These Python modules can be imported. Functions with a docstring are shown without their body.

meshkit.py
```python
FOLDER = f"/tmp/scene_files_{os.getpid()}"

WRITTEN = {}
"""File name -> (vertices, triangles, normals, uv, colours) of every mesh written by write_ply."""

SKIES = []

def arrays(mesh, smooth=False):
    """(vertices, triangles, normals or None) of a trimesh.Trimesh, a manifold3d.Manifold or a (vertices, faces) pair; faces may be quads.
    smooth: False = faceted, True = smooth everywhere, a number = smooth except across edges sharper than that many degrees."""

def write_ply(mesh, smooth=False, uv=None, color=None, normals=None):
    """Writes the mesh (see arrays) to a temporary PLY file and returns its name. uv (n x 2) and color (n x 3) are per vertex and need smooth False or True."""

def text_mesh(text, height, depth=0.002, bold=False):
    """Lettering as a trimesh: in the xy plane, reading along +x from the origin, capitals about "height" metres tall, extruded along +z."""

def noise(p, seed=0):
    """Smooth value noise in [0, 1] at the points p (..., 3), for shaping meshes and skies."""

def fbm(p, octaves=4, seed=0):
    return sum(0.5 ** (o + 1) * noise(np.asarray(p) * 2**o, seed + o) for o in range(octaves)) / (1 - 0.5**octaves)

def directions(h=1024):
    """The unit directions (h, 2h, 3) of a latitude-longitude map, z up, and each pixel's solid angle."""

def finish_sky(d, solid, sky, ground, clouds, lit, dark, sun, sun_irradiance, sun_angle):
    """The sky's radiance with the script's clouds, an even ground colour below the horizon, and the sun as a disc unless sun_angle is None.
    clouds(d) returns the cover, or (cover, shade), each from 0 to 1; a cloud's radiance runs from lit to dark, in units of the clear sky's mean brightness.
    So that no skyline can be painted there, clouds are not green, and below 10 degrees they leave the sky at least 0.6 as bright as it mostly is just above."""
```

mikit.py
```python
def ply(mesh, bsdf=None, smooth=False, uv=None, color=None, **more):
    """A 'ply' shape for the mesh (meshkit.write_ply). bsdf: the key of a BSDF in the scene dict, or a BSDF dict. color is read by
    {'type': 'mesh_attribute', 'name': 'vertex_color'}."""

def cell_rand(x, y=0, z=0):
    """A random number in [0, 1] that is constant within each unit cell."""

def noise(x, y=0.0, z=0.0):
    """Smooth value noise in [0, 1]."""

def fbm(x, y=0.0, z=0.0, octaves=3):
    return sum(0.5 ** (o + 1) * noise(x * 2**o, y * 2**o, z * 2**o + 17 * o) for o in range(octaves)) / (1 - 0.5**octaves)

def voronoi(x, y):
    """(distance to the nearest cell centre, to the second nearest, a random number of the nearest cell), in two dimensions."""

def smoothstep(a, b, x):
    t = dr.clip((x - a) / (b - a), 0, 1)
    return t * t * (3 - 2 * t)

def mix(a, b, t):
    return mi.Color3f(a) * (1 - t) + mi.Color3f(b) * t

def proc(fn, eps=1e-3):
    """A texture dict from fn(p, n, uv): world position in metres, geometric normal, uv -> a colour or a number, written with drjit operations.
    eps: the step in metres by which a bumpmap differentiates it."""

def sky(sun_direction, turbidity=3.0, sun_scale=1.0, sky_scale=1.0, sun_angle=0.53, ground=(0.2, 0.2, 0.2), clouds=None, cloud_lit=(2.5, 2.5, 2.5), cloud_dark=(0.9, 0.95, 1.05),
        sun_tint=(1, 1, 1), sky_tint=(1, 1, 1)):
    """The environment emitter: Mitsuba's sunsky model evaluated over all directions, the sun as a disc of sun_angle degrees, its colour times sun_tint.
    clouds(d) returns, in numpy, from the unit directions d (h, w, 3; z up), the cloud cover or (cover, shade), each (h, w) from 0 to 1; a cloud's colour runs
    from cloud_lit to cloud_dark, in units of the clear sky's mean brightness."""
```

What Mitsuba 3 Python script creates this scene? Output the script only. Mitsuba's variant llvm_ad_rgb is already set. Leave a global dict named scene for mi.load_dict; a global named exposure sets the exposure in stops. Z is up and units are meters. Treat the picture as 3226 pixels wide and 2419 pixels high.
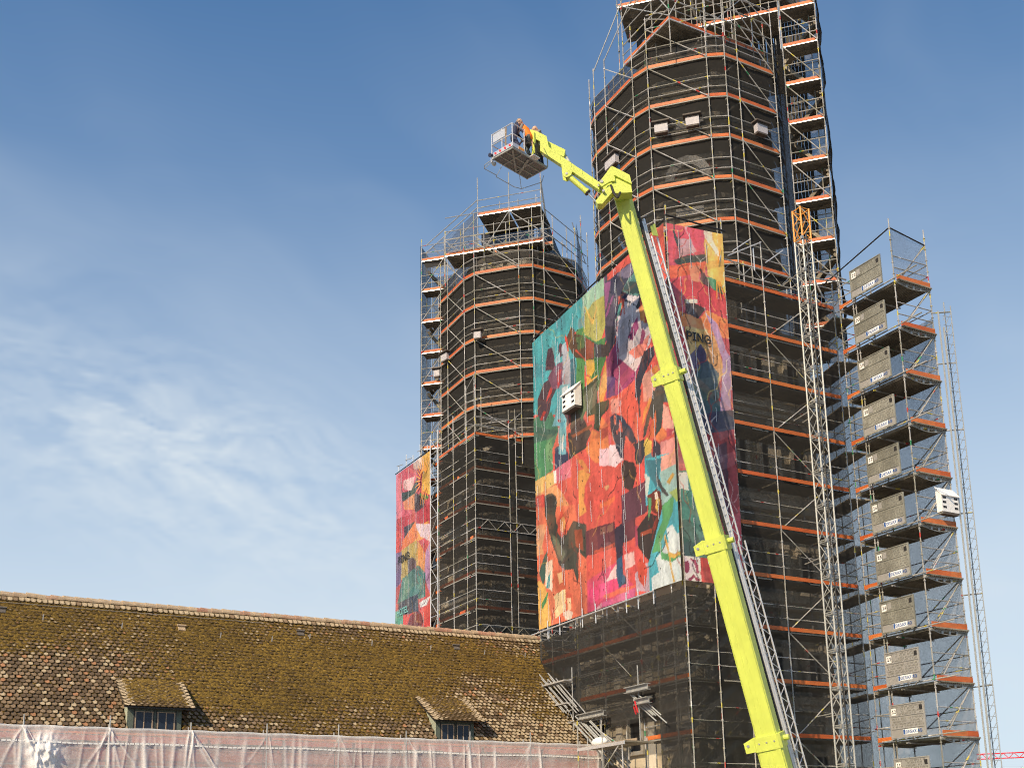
import math, random
import numpy as np, trimesh, manifold3d
import drjit as dr, mitsuba as mi
import mikit, meshkit
from mikit import noise, fbm, cell_rand, smoothstep, mix, voronoi

# ------------------------------------------------------------------ camera, sky, exposure
rng = np.random.default_rng(7)
random.seed(7)
scene, labels = {'type': 'scene'}, {}
YAW, PITCH, ROLL, FOC = 0.50524, 0.23337, -0.01814, 3724.6
EYE = np.array([0, 0, 1.6])
_f = np.array([math.sin(YAW) * math.cos(PITCH), math.cos(YAW) * math.cos(PITCH), math.sin(PITCH)])
_r = np.array([math.cos(YAW), -math.sin(YAW), 0.0])
_u = np.cross(_r, _f)
_u = -math.sin(ROLL) * _r + math.cos(ROLL) * _u
scene['camera'] = {
    'type': 'perspective', 'fov_axis': 'x', 'fov': math.degrees(2 * math.atan(1613 / FOC)),
    'principal_point_offset_y': -(1819.6 - 1209.5) / 2419,
    'near_clip': 0.5, 'far_clip': 3000.0,
    'to_world': mi.ScalarTransform4f().look_at(origin=EYE.tolist(), target=(EYE + _f).tolist(), up=_u.tolist()),
}
SUN = (-0.74, -0.37, 0.555)


def clouds(d):
    z = np.maximum(d[..., 2], 0.04)
    p = np.stack([d[..., 0] / (z + 0.25), d[..., 1] / (z + 0.25), np.zeros_like(z)], -1)
    w = meshkit.fbm(p * 2.1 + 5.3, 4, seed=3) - 0.5
    q = np.stack([p[..., 0] * 1.6 + 0.5 * p[..., 1] + 0.9 * w, (p[..., 1] - 0.35 * p[..., 0]) * 3.4 + 1.8 * w, w * 0.6], -1)
    c = meshkit.fbm(q * 2.0, 5, seed=11)
    fine = meshkit.fbm(q * 6.0 + 3.0, 5, seed=5)
    rip = meshkit.fbm(q * 17.0, 3, seed=31)
    big = meshkit.fbm(p * 1.5 + 9.1, 3, seed=21)
    elev = np.degrees(np.arcsin(np.clip(d[..., 2], -1, 1)))
    az = np.degrees(np.arctan2(d[..., 0], d[..., 1]))
    # a bank of high mackerel cloud low in the left of the view, thin streaks elsewhere
    patch = np.exp(-((az - 13.0 + (elev - 18) * 0.9) / 9.0) ** 2 - ((elev - 18.5 + (az - 12) * 0.10) / 4.2) ** 2)
    wisp = np.clip((c - 0.40) / 0.35, 0, 1) * np.clip((big - 0.25) / 0.4, 0, 1)
    low = np.clip((38 - elev) / 30, 0, 1)
    cover = wisp * (0.05 + 0.20 * low) * (0.5 + fine) + patch * np.clip((0.55 * fine + 0.45 * rip - 0.34) / 0.3, 0, 1) * 0.75
    haze = np.interp(elev, [0, 5, 12, 19, 26, 32, 40, 90], [0.95, 0.92, 0.79, 0.54, 0.29, 0.12, 0.03, 0.0]) * (0.92 + 0.16 * (big - 0.5))
    return np.clip(haze + (1 - haze) * cover, 0, 0.95)


scene['sky'] = mikit.sky(SUN, turbidity=2.6, clouds=clouds, cloud_lit=(2.42, 2.66, 2.82), sky_tint=(0.68, 1.00, 1.17), sun_tint=(1.0, 0.98, 0.955))
exposure = 1.9

# ------------------------------------------------------------------ materials
def two(d):
    return {'type': 'twosided', 'b': d}


def pr(col, rough=0.6, metal=0.0, **k):
    c = col if isinstance(col, dict) else {'type': 'rgb', 'value': list(col)}
    return two({'type': 'principled', 'base_color': c, 'roughness': rough, 'metallic': metal, **k})


def tube_col(p, n, uv):
    seg = cell_rand(dr.floor(p.x * 1.3), dr.floor(p.y * 1.3), dr.floor(p.z * 0.9))
    bx, by, bz = dr.floor(p.x * 7.1 + 0.5), dr.floor(p.y * 7.1 + 0.5), dr.floor(p.z * 5.2)
    band = cell_rand(bx, by, bz)
    hue = cell_rand(bx + 31, by, bz + 7)
    base = mix((0.28, 0.275, 0.235), (0.48, 0.48, 0.49), seg) * (0.75 + 0.5 * noise(p.x * 9, p.y * 9, p.z * 5))
    c = dr.select(hue < 0.55, mi.Color3f(0.60, 0.52, 0.10), dr.select(hue < 0.75, mi.Color3f(0.55, 0.06, 0.05), dr.select(hue < 0.88, mi.Color3f(0.05, 0.3, 0.14), mi.Color3f(0.75, 0.75, 0.75))))
    return dr.select(band > 0.925, c, base)


def orange_col(p, n, uv):
    k = cell_rand(dr.floor(p.x * 0.45), dr.floor(p.y * 0.45), dr.floor(p.z * 0.5))
    g = noise(p.x * 3, p.y * 3, p.z * 9)
    return mix((0.52, 0.105, 0.025), (0.60, 0.18, 0.05), k) * (0.72 + 0.36 * g)


def deck_col(p, n, uv):
    g = noise(p.x * 6 + p.y * 2, p.y * 6, p.z * 3)
    return mix((0.17, 0.15, 0.115), (0.30, 0.27, 0.22), g) * (0.7 + 0.6 * cell_rand(dr.floor(p.x * 1.1), dr.floor(p.y * 1.1), dr.floor(p.z * 0.5)))


def stone_col(p, n, uv):
    row = dr.floor(p.z / 0.42)
    off = cell_rand(row) * 0.8
    h = p.x + p.y
    k = cell_rand(dr.floor((h + off) / 0.8), row, 3)
    fx = (h + off) / 0.8 - dr.floor((h + off) / 0.8)
    fz = p.z / 0.42 - row
    joint = dr.minimum(smoothstep(0.0, 0.04, fx), smoothstep(0.0, 0.07, fz))
    c = mix((0.40, 0.35, 0.27), (0.55, 0.50, 0.40), k) * (0.75 + 0.4 * fbm(p.x * 2, p.y * 2, p.z * 2))
    return c * (0.72 + 0.28 * joint)


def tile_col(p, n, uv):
    # uv.x: the tile's own tone, uv.y: edge moss and the gap shade painted with it
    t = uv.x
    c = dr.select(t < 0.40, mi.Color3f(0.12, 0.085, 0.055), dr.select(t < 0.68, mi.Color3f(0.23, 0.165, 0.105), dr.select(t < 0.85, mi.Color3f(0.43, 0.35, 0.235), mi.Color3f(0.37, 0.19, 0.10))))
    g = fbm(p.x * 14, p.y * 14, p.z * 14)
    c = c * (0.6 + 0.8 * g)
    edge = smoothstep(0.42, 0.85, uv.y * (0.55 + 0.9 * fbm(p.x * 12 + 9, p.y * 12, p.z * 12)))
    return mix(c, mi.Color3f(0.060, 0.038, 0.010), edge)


def moss_col(p, n, uv):
    g = fbm(p.x * 16, p.y * 10, p.z * 16)
    b = fbm(p.x * 0.5 + 3, p.y * 0.5, p.z * 0.5)
    c = mix((0.105, 0.066, 0.011), (0.225, 0.147, 0.028), uv.x)
    return c * (0.45 + 0.95 * g) * (0.7 + 0.5 * b)


def net_op(lo, hi):
    def f(p, n, uv):
        g = fbm(uv.x * 0.8, uv.y * 0.35, 1.0)
        return lo + (hi - lo) * g
    return f


def lime_col(p, n, uv):
    g = fbm(p.x * 3, p.y * 3, p.z * 1.2)
    s = smoothstep(0.62, 0.80, noise(p.x * 10, p.y * 10, p.z * 2.2))
    c = mi.Color3f(0.60, 0.69, 0.125) * (0.90 + 0.18 * g)
    return mix(c, mi.Color3f(0.40, 0.42, 0.12), s * 0.10)


def gate_col(p, n, uv):
    k = cell_rand(dr.floor((p.z + 0.3) / 2.0), 4, 1)
    d = fbm(p.y * 2.5 + k * 9, p.z * 1.6, 2.0)
    return mix((0.24, 0.245, 0.215), (0.34, 0.345, 0.315), k) * (0.62 + 0.7 * d)


def galv_col(p, n, uv):
    return mi.Color3f(0.42, 0.43, 0.43) * (0.65 + 0.6 * fbm(p.x * 7, p.y * 7, p.z * 7))


def ground_col(p, n, uv):
    return mi.Color3f(0.16, 0.155, 0.145) * (0.7 + 0.6 * fbm(p.x * 0.7, p.y * 0.7))


def ridge_col(p, n, uv):
    g = fbm(p.x * 7, p.y * 12, p.z * 12)
    k = cell_rand(dr.floor(p.x / 0.42))
    c = mix((0.46, 0.36, 0.25), (0.42, 0.24, 0.17), smoothstep(0.55, 0.9, k))
    return c * (0.6 + 0.75 * g)


def sheet_col(p, n, uv):
    return mi.Color3f(0.84, 0.84, 0.86) * (0.94 + 0.1 * noise(p.x * 3, p.y, p.z * 3))


def sheet_op(p, n, uv):
    # plastic sheet: more opaque where it is creased (uv.y carries the crease depth), woven threads
    weave = noise(p.x * 14, 2.0, p.z * 22)
    return dr.clip(0.42 + 0.52 * uv.y + 0.12 * (weave - 0.5) + 0.14 * (fbm(p.x * 1.5, 3.0, p.z * 1.1) - 0.5), 0.2, 0.99)


P_ = mikit.proc
MAT = {
    'tube': pr(P_(tube_col), 0.45, 0.15),
    'galv': pr(P_(galv_col), 0.42, 0.35),
    'alu': pr((0.72, 0.73, 0.75), 0.35, 0.55),
    'orange': pr(P_(orange_col), 0.55),
    'deck': pr(P_(deck_col), 0.8),
    'stone': pr(P_(stone_col), 0.9),
    'pale_stone': pr((0.62, 0.58, 0.50), 0.9),
    'white': pr((0.82, 0.82, 0.82), 0.55),
    'dark': pr((0.025, 0.025, 0.028), 0.6),
    'window_dark': pr((0.03, 0.035, 0.045), 0.15),
    'glass_blue': pr((0.018, 0.03, 0.055), 0.12, 0.0, specular=0.25),
    'tile': pr(P_(tile_col), 0.95),
    'moss': pr(P_(moss_col), 1.0),
    'ridge': pr(P_(ridge_col), 0.95),
    'lime': pr(P_(lime_col), 0.34, 0.0, clearcoat=0.35, clearcoat_gloss=0.8),
    'black_rubber': pr((0.03, 0.03, 0.03), 0.5),
    'chrome': pr((0.75, 0.77, 0.8), 0.18, 0.9),
    'mast_grey': pr((0.40, 0.42, 0.42), 0.5, 0.3),
    'mast_orange': pr((0.78, 0.33, 0.06), 0.5),
    'green_wood': pr((0.105, 0.135, 0.115), 0.75),
    'pale_green': pr((0.30, 0.33, 0.26), 0.8),
    'frame_wood': pr((0.36, 0.28, 0.2), 0.6),
    'brick_red': pr((0.40, 0.085, 0.055), 0.9),
    'ground': pr(P_(ground_col), 0.95),
    'skin': pr((0.62, 0.38, 0.27), 0.6),
    'hair_grey': pr((0.28, 0.22, 0.18), 0.8),
    'vest': pr((0.95, 0.22, 0.02), 0.7),
    'navy': pr((0.03, 0.04, 0.09), 0.8),
    'trousers': pr((0.10, 0.12, 0.12), 0.85),
    'grey_cloth': pr((0.22, 0.22, 0.23), 0.85),
    'red': pr((0.6, 0.04, 0.05), 0.5),
    'gate': pr(P_(gate_col), 0.55, 0.25),
    'gate_old': pr((0.40, 0.40, 0.40), 0.5, 0.3),
    'sign_white': pr((0.80, 0.84, 0.88), 0.5),
    'sign_blue': pr((0.05, 0.12, 0.35), 0.5),
    'box_grey': pr((0.44, 0.43, 0.47), 0.6),
    'box_roof': pr((0.10, 0.085, 0.075), 0.7),
    'crane_red': pr((0.65, 0.04, 0.06), 0.5),
    'brown_panel': pr((0.30, 0.13, 0.03), 0.8),
    'lettering_teal': pr((0.16, 0.42, 0.42), 0.8),
    'slate': pr((0.12, 0.11, 0.10), 0.8),
    'ribbed': pr((0.055, 0.052, 0.048), 0.8),
    'roof_base': pr((0.045, 0.030, 0.012), 1.0),
    'slot': pr((0.13, 0.13, 0.115), 0.8),
    'ledge_grey': pr((0.27, 0.265, 0.24), 0.6),
    'net_dark': {'type': 'mask', 'opacity': P_(net_op(0.58, 0.82)), 'b': two({'type': 'diffuse', 'reflectance': {'type': 'rgb', 'value': [0.036, 0.036, 0.036]}})},
    'net_mid': {'type': 'mask', 'opacity': P_(net_op(0.40, 0.64)), 'b': two({'type': 'diffuse', 'reflectance': {'type': 'rgb', 'value': [0.036, 0.036, 0.036]}})},
    'net_dense': {'type': 'mask', 'opacity': P_(net_op(0.82, 0.98)), 'b': two({'type': 'diffuse', 'reflectance': {'type': 'rgb', 'value': [0.032, 0.030, 0.027]}})},
    'net_grey': {'type': 'mask', 'opacity': P_(net_op(0.56, 0.70)), 'b': two({'type': 'diffuse', 'reflectance': {'type': 'rgb', 'value': [0.12, 0.124, 0.136]}})},
    'net_thin': {'type': 'mask', 'opacity': P_(net_op(0.26, 0.40)), 'b': two({'type': 'diffuse', 'reflectance': {'type': 'rgb', 'value': [0.14, 0.145, 0.16]}})},
    'banner': {'type': 'mask', 'opacity': 0.93, 'b': two({'type': 'diffuse', 'reflectance': {'type': 'mesh_attribute', 'name': 'vertex_color'}})},
    'sheet': {'type': 'mask', 'opacity': P_(sheet_op), 'b': two({'type': 'diffuse', 'reflectance': P_(sheet_col)})},
}
scene.update({'mat_' + k: v for k, v in MAT.items()})

# ------------------------------------------------------------------ helpers
A3 = lambda *v: np.array(v, float)


def unit(v):
    v = np.asarray(v, float)
    return v / (np.linalg.norm(v) + 1e-12)


class MB:
    """Collects simple solids; build() makes them one mesh."""
    def __init__(self):
        self.v, self.f, self.n = [], [], 0

    def raw(self, v, f):
        v = np.asarray(v, float)
        self.v.append(v); self.f.append(np.asarray(f, int) + self.n); self.n += len(v)
        return self

    def obox(self, c, x, y, z):
        c, x, y, z = map(lambda a: np.asarray(a, float), (c, x, y, z))
        v = [c + i * x + j * y + k * z for i in (-1, 1) for j in (-1, 1) for k in (-1, 1)]
        f = [[0, 1, 3], [0, 3, 2], [4, 6, 7], [4, 7, 5], [0, 4, 5], [0, 5, 1], [2, 3, 7], [2, 7, 6], [0, 2, 6], [0, 6, 4], [1, 5, 7], [1, 7, 3]]
        return self.raw(v, f)

    def box(self, lo, hi):
        lo, hi = np.asarray(lo, float), np.asarray(hi, float)
        h = (hi - lo) / 2
        return self.obox((lo + hi) / 2, (h[0], 0, 0), (0, h[1], 0), (0, 0, h[2]))

    def beam(self, p, q, w, h, up=(0, 0, 1)):
        p, q = np.asarray(p, float), np.asarray(q, float)
        d = unit(q - p)
        s = unit(np.cross(d, up)) if abs(np.dot(d, up)) < 0.999 else A3(1, 0, 0)
        u = np.cross(s, d)
        return self.obox((p + q) / 2, (q - p) / 2, s * w / 2, u * h / 2)

    def tube(self, p, q, r, n=6, r2=None):
        p, q = np.asarray(p, float), np.asarray(q, float)
        d = unit(q - p)
        a = unit(np.cross(d, (0, 0, 1) if abs(d[2]) < 0.9 else (1, 0, 0)))
        b = np.cross(d, a)
        r2 = r if r2 is None else r2
        t = np.arange(n) * 2 * math.pi / n
        ring = np.cos(t)[:, None] * a + np.sin(t)[:, None] * b
        v = np.vstack([p + ring * r, q + ring * r2, [p], [q]])
        i = np.arange(n); j = (i + 1) % n
        f = np.vstack([np.c_[i, j, n + j], np.c_[i, n + j, n + i], np.c_[j, i, i * 0 + 2 * n], np.c_[n + i, n + j, i * 0 + 2 * n + 1]])
        return self.raw(v, f)

    def prism(self, pts, depth):
        """closed planar polygon (k x 3, convex or fan-safe) pushed along depth"""
        a = np.asarray(pts, float); d = np.asarray(depth, float); k = len(a)
        i = np.arange(k); j = (i + 1) % k
        c0, c1 = a.mean(0), a.mean(0) + d
        v = np.vstack([a, a + d, [c0], [c1]])
        f = np.vstack([np.c_[i, j, k + j], np.c_[i, k + j, k + i], np.c_[j, i, i * 0 + 2 * k], np.c_[k + i, k + j, i * 0 + 2 * k + 1]])
        return self.raw(v, f)

    def mesh(self):
        return trimesh.Trimesh(np.vstack(self.v), np.vstack(self.f), process=False)


def free(name):
    if name not in scene:
        return name
    i = COUNT.get(name, 1)
    while f'{name}_{i:03d}' in scene:
        i += 1
    COUNT[name] = i + 1
    return f'{name}_{i:03d}'


COUNT, TAKEN = {}, set()


def put(name, mesh, mat, parent=None, smooth=False, **k):
    key = free((parent + '__' if parent else '') + name)
    scene[key] = mikit.ply(mesh.mesh() if isinstance(mesh, MB) else mesh, 'mat_' + mat, smooth, **k)
    return key


def thing(name, label, cat, group=None):
    key, i = name, 1
    while key in TAKEN:
        key = f'{name}_{i:03d}'; i += 1
    TAKEN.add(key)
    labels[key] = {'label': label, 'category': cat}
    if group:
        labels[key]['group'] = group
    return key


def struct(name, mesh, mat, **k):
    key = put(name, mesh, mat, **k)
    labels[key] = {'kind': 'structure'}
    return key


def stuff(key, label=None):
    labels[key] = {'kind': 'stuff'}
    if label:
        labels[key]['label'] = label


def tube(name, parent, p, q, r=0.024, mat='tube', n=6):
    return put(name, MB().tube(p, q, r, n), mat, parent, smooth=40)


def text_on(name, parent, s, h, org, ux, uz, mat, off, bold=True, squash=1.0):
    """lettering standing on a plane: org = left end of the base line, ux/uz = reading and up directions"""
    m = meshkit.text_mesh(s, h, 0.004, bold)
    v = np.array(m.vertices)
    nrm = np.cross(ux, uz)
    out = np.asarray(org) + np.outer(v[:, 0] * squash, ux) + np.outer(v[:, 1], uz) + np.outer(v[:, 2] + off, nrm)
    return put(name, trimesh.Trimesh(out, m.faces, process=False), mat, parent)


def netgrid(p, q, z0, z1, out, amp=0.04, seed=0, z1b=None, z0b=None, step=0.45):
    p, q = np.asarray(p, float), np.asarray(q, float)
    L = np.linalg.norm(q - p)
    nx, nz = max(2, int(L / step)), max(2, int((z1 - z0) / step))
    s, t = np.meshgrid(np.linspace(0, 1, nx + 1), np.linspace(0, 1, nz + 1), indexing='ij')
    lo = z0 + ((z0 if z0b is None else z0b) - z0) * s
    hi = z1 + ((z1 if z1b is None else z1b) - z1) * s
    z = lo + (hi - lo) * t
    xy = p + (q - p) * s[..., None]
    w = meshkit.noise(np.stack([xy[..., 0] * 1.7, xy[..., 1] * 1.7, z * 0.8], -1), seed) - 0.5
    w = w * np.sin(np.pi * np.clip(s, 0, 1)) * 2 * amp
    xy = xy + w[..., None] * np.asarray(out)[:2]
    v = np.concatenate([xy, z[..., None]], -1).reshape(-1, 3)
    i = (np.arange(nx)[:, None] * (nz + 1) + np.arange(nz)).ravel()
    f = np.vstack([np.c_[i, i + nz + 1, i + nz + 2], np.c_[i, i + nz + 2, i + 1]])
    uv = np.stack([s * L + p[0] * 1.3 + p[1], z], -1).reshape(-1, 2)
    return trimesh.Trimesh(v, f, process=False), uv


def scaffold(key, pts, levels, inside, ztop, zbot, deck=0.75, braces='/', net=None, net_side='in', rails=(0.5, 1.0), brace_bays=None, skip=(), edge='ledge_grey', post_top=None, inner=True, boards=True, netmat='net_dark', no_post=(), inner_mat='tube', board_off=None, post_shift=(0, 0), no_board=(), net_off=-0.005):
    """System scaffold along the polyline pts (outer standards): per bay and lift a toe board, two rails and a deck; standards, braces, netting."""
    pts = [A3(x, y, 0) for x, y in pts]
    inside = A3(*inside, 0)
    for i, p in enumerate(pts):
        if i in no_post:
            continue
        p0, p = p, p + A3(*post_shift, 0)
        m = MB().tube(p + (0, 0, zbot), p + (0, 0, ztop if post_top is None else post_top[i]), 0.0245, 6)
        top = ztop if post_top is None else post_top[i]
        for z in np.arange(math.ceil(zbot * 2) / 2 + 0.27, top - 0.1, 1.0):
            m.tube(p + (0, 0, z), p + (0, 0, z + 0.05), 0.046, 6)
        put('pole', m, 'tube', key, smooth=40)
        p = p0
        if inner:
            d = unit(inside - p) * deck
            put('inner_pole', MB().tube(p + d + (0, 0, zbot), p + d + (0, 0, top - 0.4), 0.0245, 5), inner_mat, key, smooth=40)
    for i in range(len(pts) - 1):
        p, q = pts[i], pts[i + 1]
        d = unit(q - p); L = np.linalg.norm(q - p)
        nin = unit(np.cross((0, 0, 1), d))
        if np.dot(nin, inside - (p + q) / 2) < 0:
            nin = -nin
        for j, z in enumerate(levels):
            if (i, j) in skip:
                continue
            e = A3(0, 0, z)
            if boards and i not in no_board:
                o = nin * (0.03 if board_off is None else board_off)
                put('toe_board', MB().beam(p + d * 0.04 + o + e + (0, 0, 0.095), q - d * 0.04 + o + e + (0, 0, 0.095), 0.03, 0.145), 'orange', key)
            for h in rails:
                tube('rail', key, p + e + (0, 0, h), q + e + (0, 0, h), 0.022)
            m = MB()
            k = max(2, round(deck / 0.32))
            for a in range(k):
                w = deck / k
                c = nin * (0.06 + w * (a + 0.5))
                m.beam(p + d * 0.05 + c + e - (0, 0, 0.035), q - d * 0.05 + c + e - (0, 0, 0.035), w - 0.03, 0.05)
                for g in (-0.3, 0.3):
                    m.beam(p + d * 0.08 + c + nin * w * g + e - (0, 0, 0.075), q - d * 0.08 + c + nin * w * g + e - (0, 0, 0.075), 0.03, 0.03)
            put('deck', m, 'deck', key)
            if inner and net is not None:
                r0 = p + nin * (deck + 0.02) + e; r1 = q + nin * (deck + 0.02) + e
                put('inner_rail', MB().tube(r0 + (0, 0, 0.95), r1 + (0, 0, 0.95), 0.022, 5), inner_mat, key, smooth=40)
                put('transom', MB().tube(p + nin * 0.03 + e - (0, 0, 0.13), p + nin * (deck + 0.3) + e - (0, 0, 0.13), 0.024, 5), inner_mat, key, smooth=40)
            put('ledger', MB().beam(p + nin * 0.015 + e - (0, 0, 0.03), q + nin * 0.015 + e - (0, 0, 0.03), 0.05, 0.05), edge, key)
            if braces and L > 1.4 and (brace_bays is None or i in brace_bays) and z + 2 < ztop:
                up = braces == '/' or (braces == 'x' and j % 2)
                a, b = (p, q) if up else (q, p)
                tube('brace', key, a - nin * 0.03 + e, b - nin * 0.03 + e + (0, 0, 2), 0.024)
        if net is not None:
            off = nin * (0.10 if net_side == 'in' else net_off)
            z0, z1 = net if not isinstance(net, list) else net[i]
            if z1 > z0:
                mesh, uv = netgrid((p + off)[:2], (q + off)[:2], z0, z1, nin, 0.05, seed=i)
                put('net', mesh, netmat if isinstance(netmat, str) else netmat[i], key, smooth=True, uv=uv)


# ------------------------------------------------------------------ ground
g = MB().raw([(-900, -900, 0), (900, -900, 0), (900, 900, 0), (-900, 900, 0)], [(0, 1, 2), (0, 2, 3)])
struct('ground', g, 'ground')

# ------------------------------------------------------------------ the old house with the mossy roof
HOUSE = thing('old_house', 'long old house with a moss covered plain tile roof and two dormers', 'house')
YR, ZR, TS = 45.0, 11.07, 1.11
CS, SN = math.cos(math.atan(TS)), math.sin(math.atan(TS))
RN = A3(0, -SN, CS)
RX0, RX1 = 1.0, 26.3
SLOPE = (YR - 39.9) / CS


def roof(x, s, h=0.0):
    """point on the roof: x along the ridge, s metres down the slope, h above the surface"""
    x, s, h = np.broadcast_arrays(np.asarray(x, float), s, h)
    return np.stack([x, YR - s * CS - h * SN, ZR - s * SN + h * CS], -1)


m = MB()
c = roof(np.array([RX0, RX1, RX1, RX0]), np.array([0, 0, SLOPE, SLOPE]), -0.06)
b = c.copy(); b[:, 1] = 2 * YR - c[:, 1]
m.raw(np.vstack([c, b]), [(0, 1, 2), (0, 2, 3), (4, 6, 5), (4, 7, 6), (1, 5, 6), (1, 6, 2), (0, 3, 7), (0, 7, 4), (3, 2, 6), (3, 6, 7)])
put('roof', m, 'roof_base', HOUSE)
put('wall', MB().box((RX0, 40.7, 0.0), (RX1 - 0.1, 49.3, 5.2)), 'pale_stone', HOUSE)

DORM = [(7.72, 9.50, 9.92, 40.48, 7.55), (19.02, 20.62, 21.02, 40.52, 18.80)]   # x0, x1 of the front, x of roof edge right, y of the front, x of roof edge left


def in_dormer(x, s):
    y = YR - s * CS
    r = np.zeros(np.shape(x), bool)
    for x0, x1, xr, yd, xl in DORM:
        r |= (x > x0 - 0.05) & (x < x1 + 0.05) & (y < 42.0)
    return r


def mossiness(x, s):
    u, v = (x - 3.9) / 22.0, s / 6.7
    f = meshkit.fbm(np.stack([x * 0.55, s * 0.8, np.zeros_like(x)], -1), 3, seed=4) - 0.5
    fine = meshkit.fbm(np.stack([x * 2.2, s * 2.6, np.zeros_like(x)], -1), 2, seed=9) - 0.5
    m = 0.95 + 0 * u
    left = np.clip((0.36 - u) / 0.22, 0, 1) * np.clip((v - 0.26) / 0.28, 0, 1)
    right = np.clip((u - 0.60) / 0.26, 0, 1) * np.clip((v - 0.33) / 0.3, 0, 1)
    bottom = np.clip((v - 0.66) / 0.22, 0, 1) * 0.75
    top = np.clip((0.20 - v) / 0.12, 0, 1) * np.clip((u - 0.18) / 0.4, 0.2, 0.75)
    m = m - 0.70 * left - 0.66 * right - 0.36 * bottom - 0.50 * top
    return np.clip(m + 1.1 * f + 0.45 * fine, 0.04, 1)


def tile_mesh(org, ux, us, un, w, ln, th, tone, moss_shade, lift):
    """a plain tile with a rounded lower end, lying on the slope (us runs down), its tail lifted"""
    t = np.linspace(0, math.pi, 6)
    px = np.r_[-w / 2, w / 2, w / 2 * np.cos(t)]
    ps = np.r_[0, 0, ln - w * 0.5 + w * 0.5 * np.sin(t)]
    hh = lift * ps / ln
    top = org + np.outer(px, ux) + np.outer(ps, us) + np.outer(hh + th, un)
    bot = org + np.outer(px, ux) + np.outer(ps, us) + np.outer(hh, un)
    k = len(px)
    mid = org + us * ln * 0.74 + un * (lift * 0.74 + th)
    r = [(i, (i + 1) % k) for i in range(k)]
    f = [(2 * k, b, a) for a, b in r] + [(a, b, k + b) for a, b in r] + [(a, k + b, k + a) for a, b in r]
    uv = np.tile([tone, 0.75 + 0.25 * moss_shade], (2 * k + 1, 1))  # rim darkened: moss plus shade painted at the gaps
    uv[-1, 1] = 0.75 * moss_shade - 0.15
    return np.vstack([top, bot, [mid]]), f, uv


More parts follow.
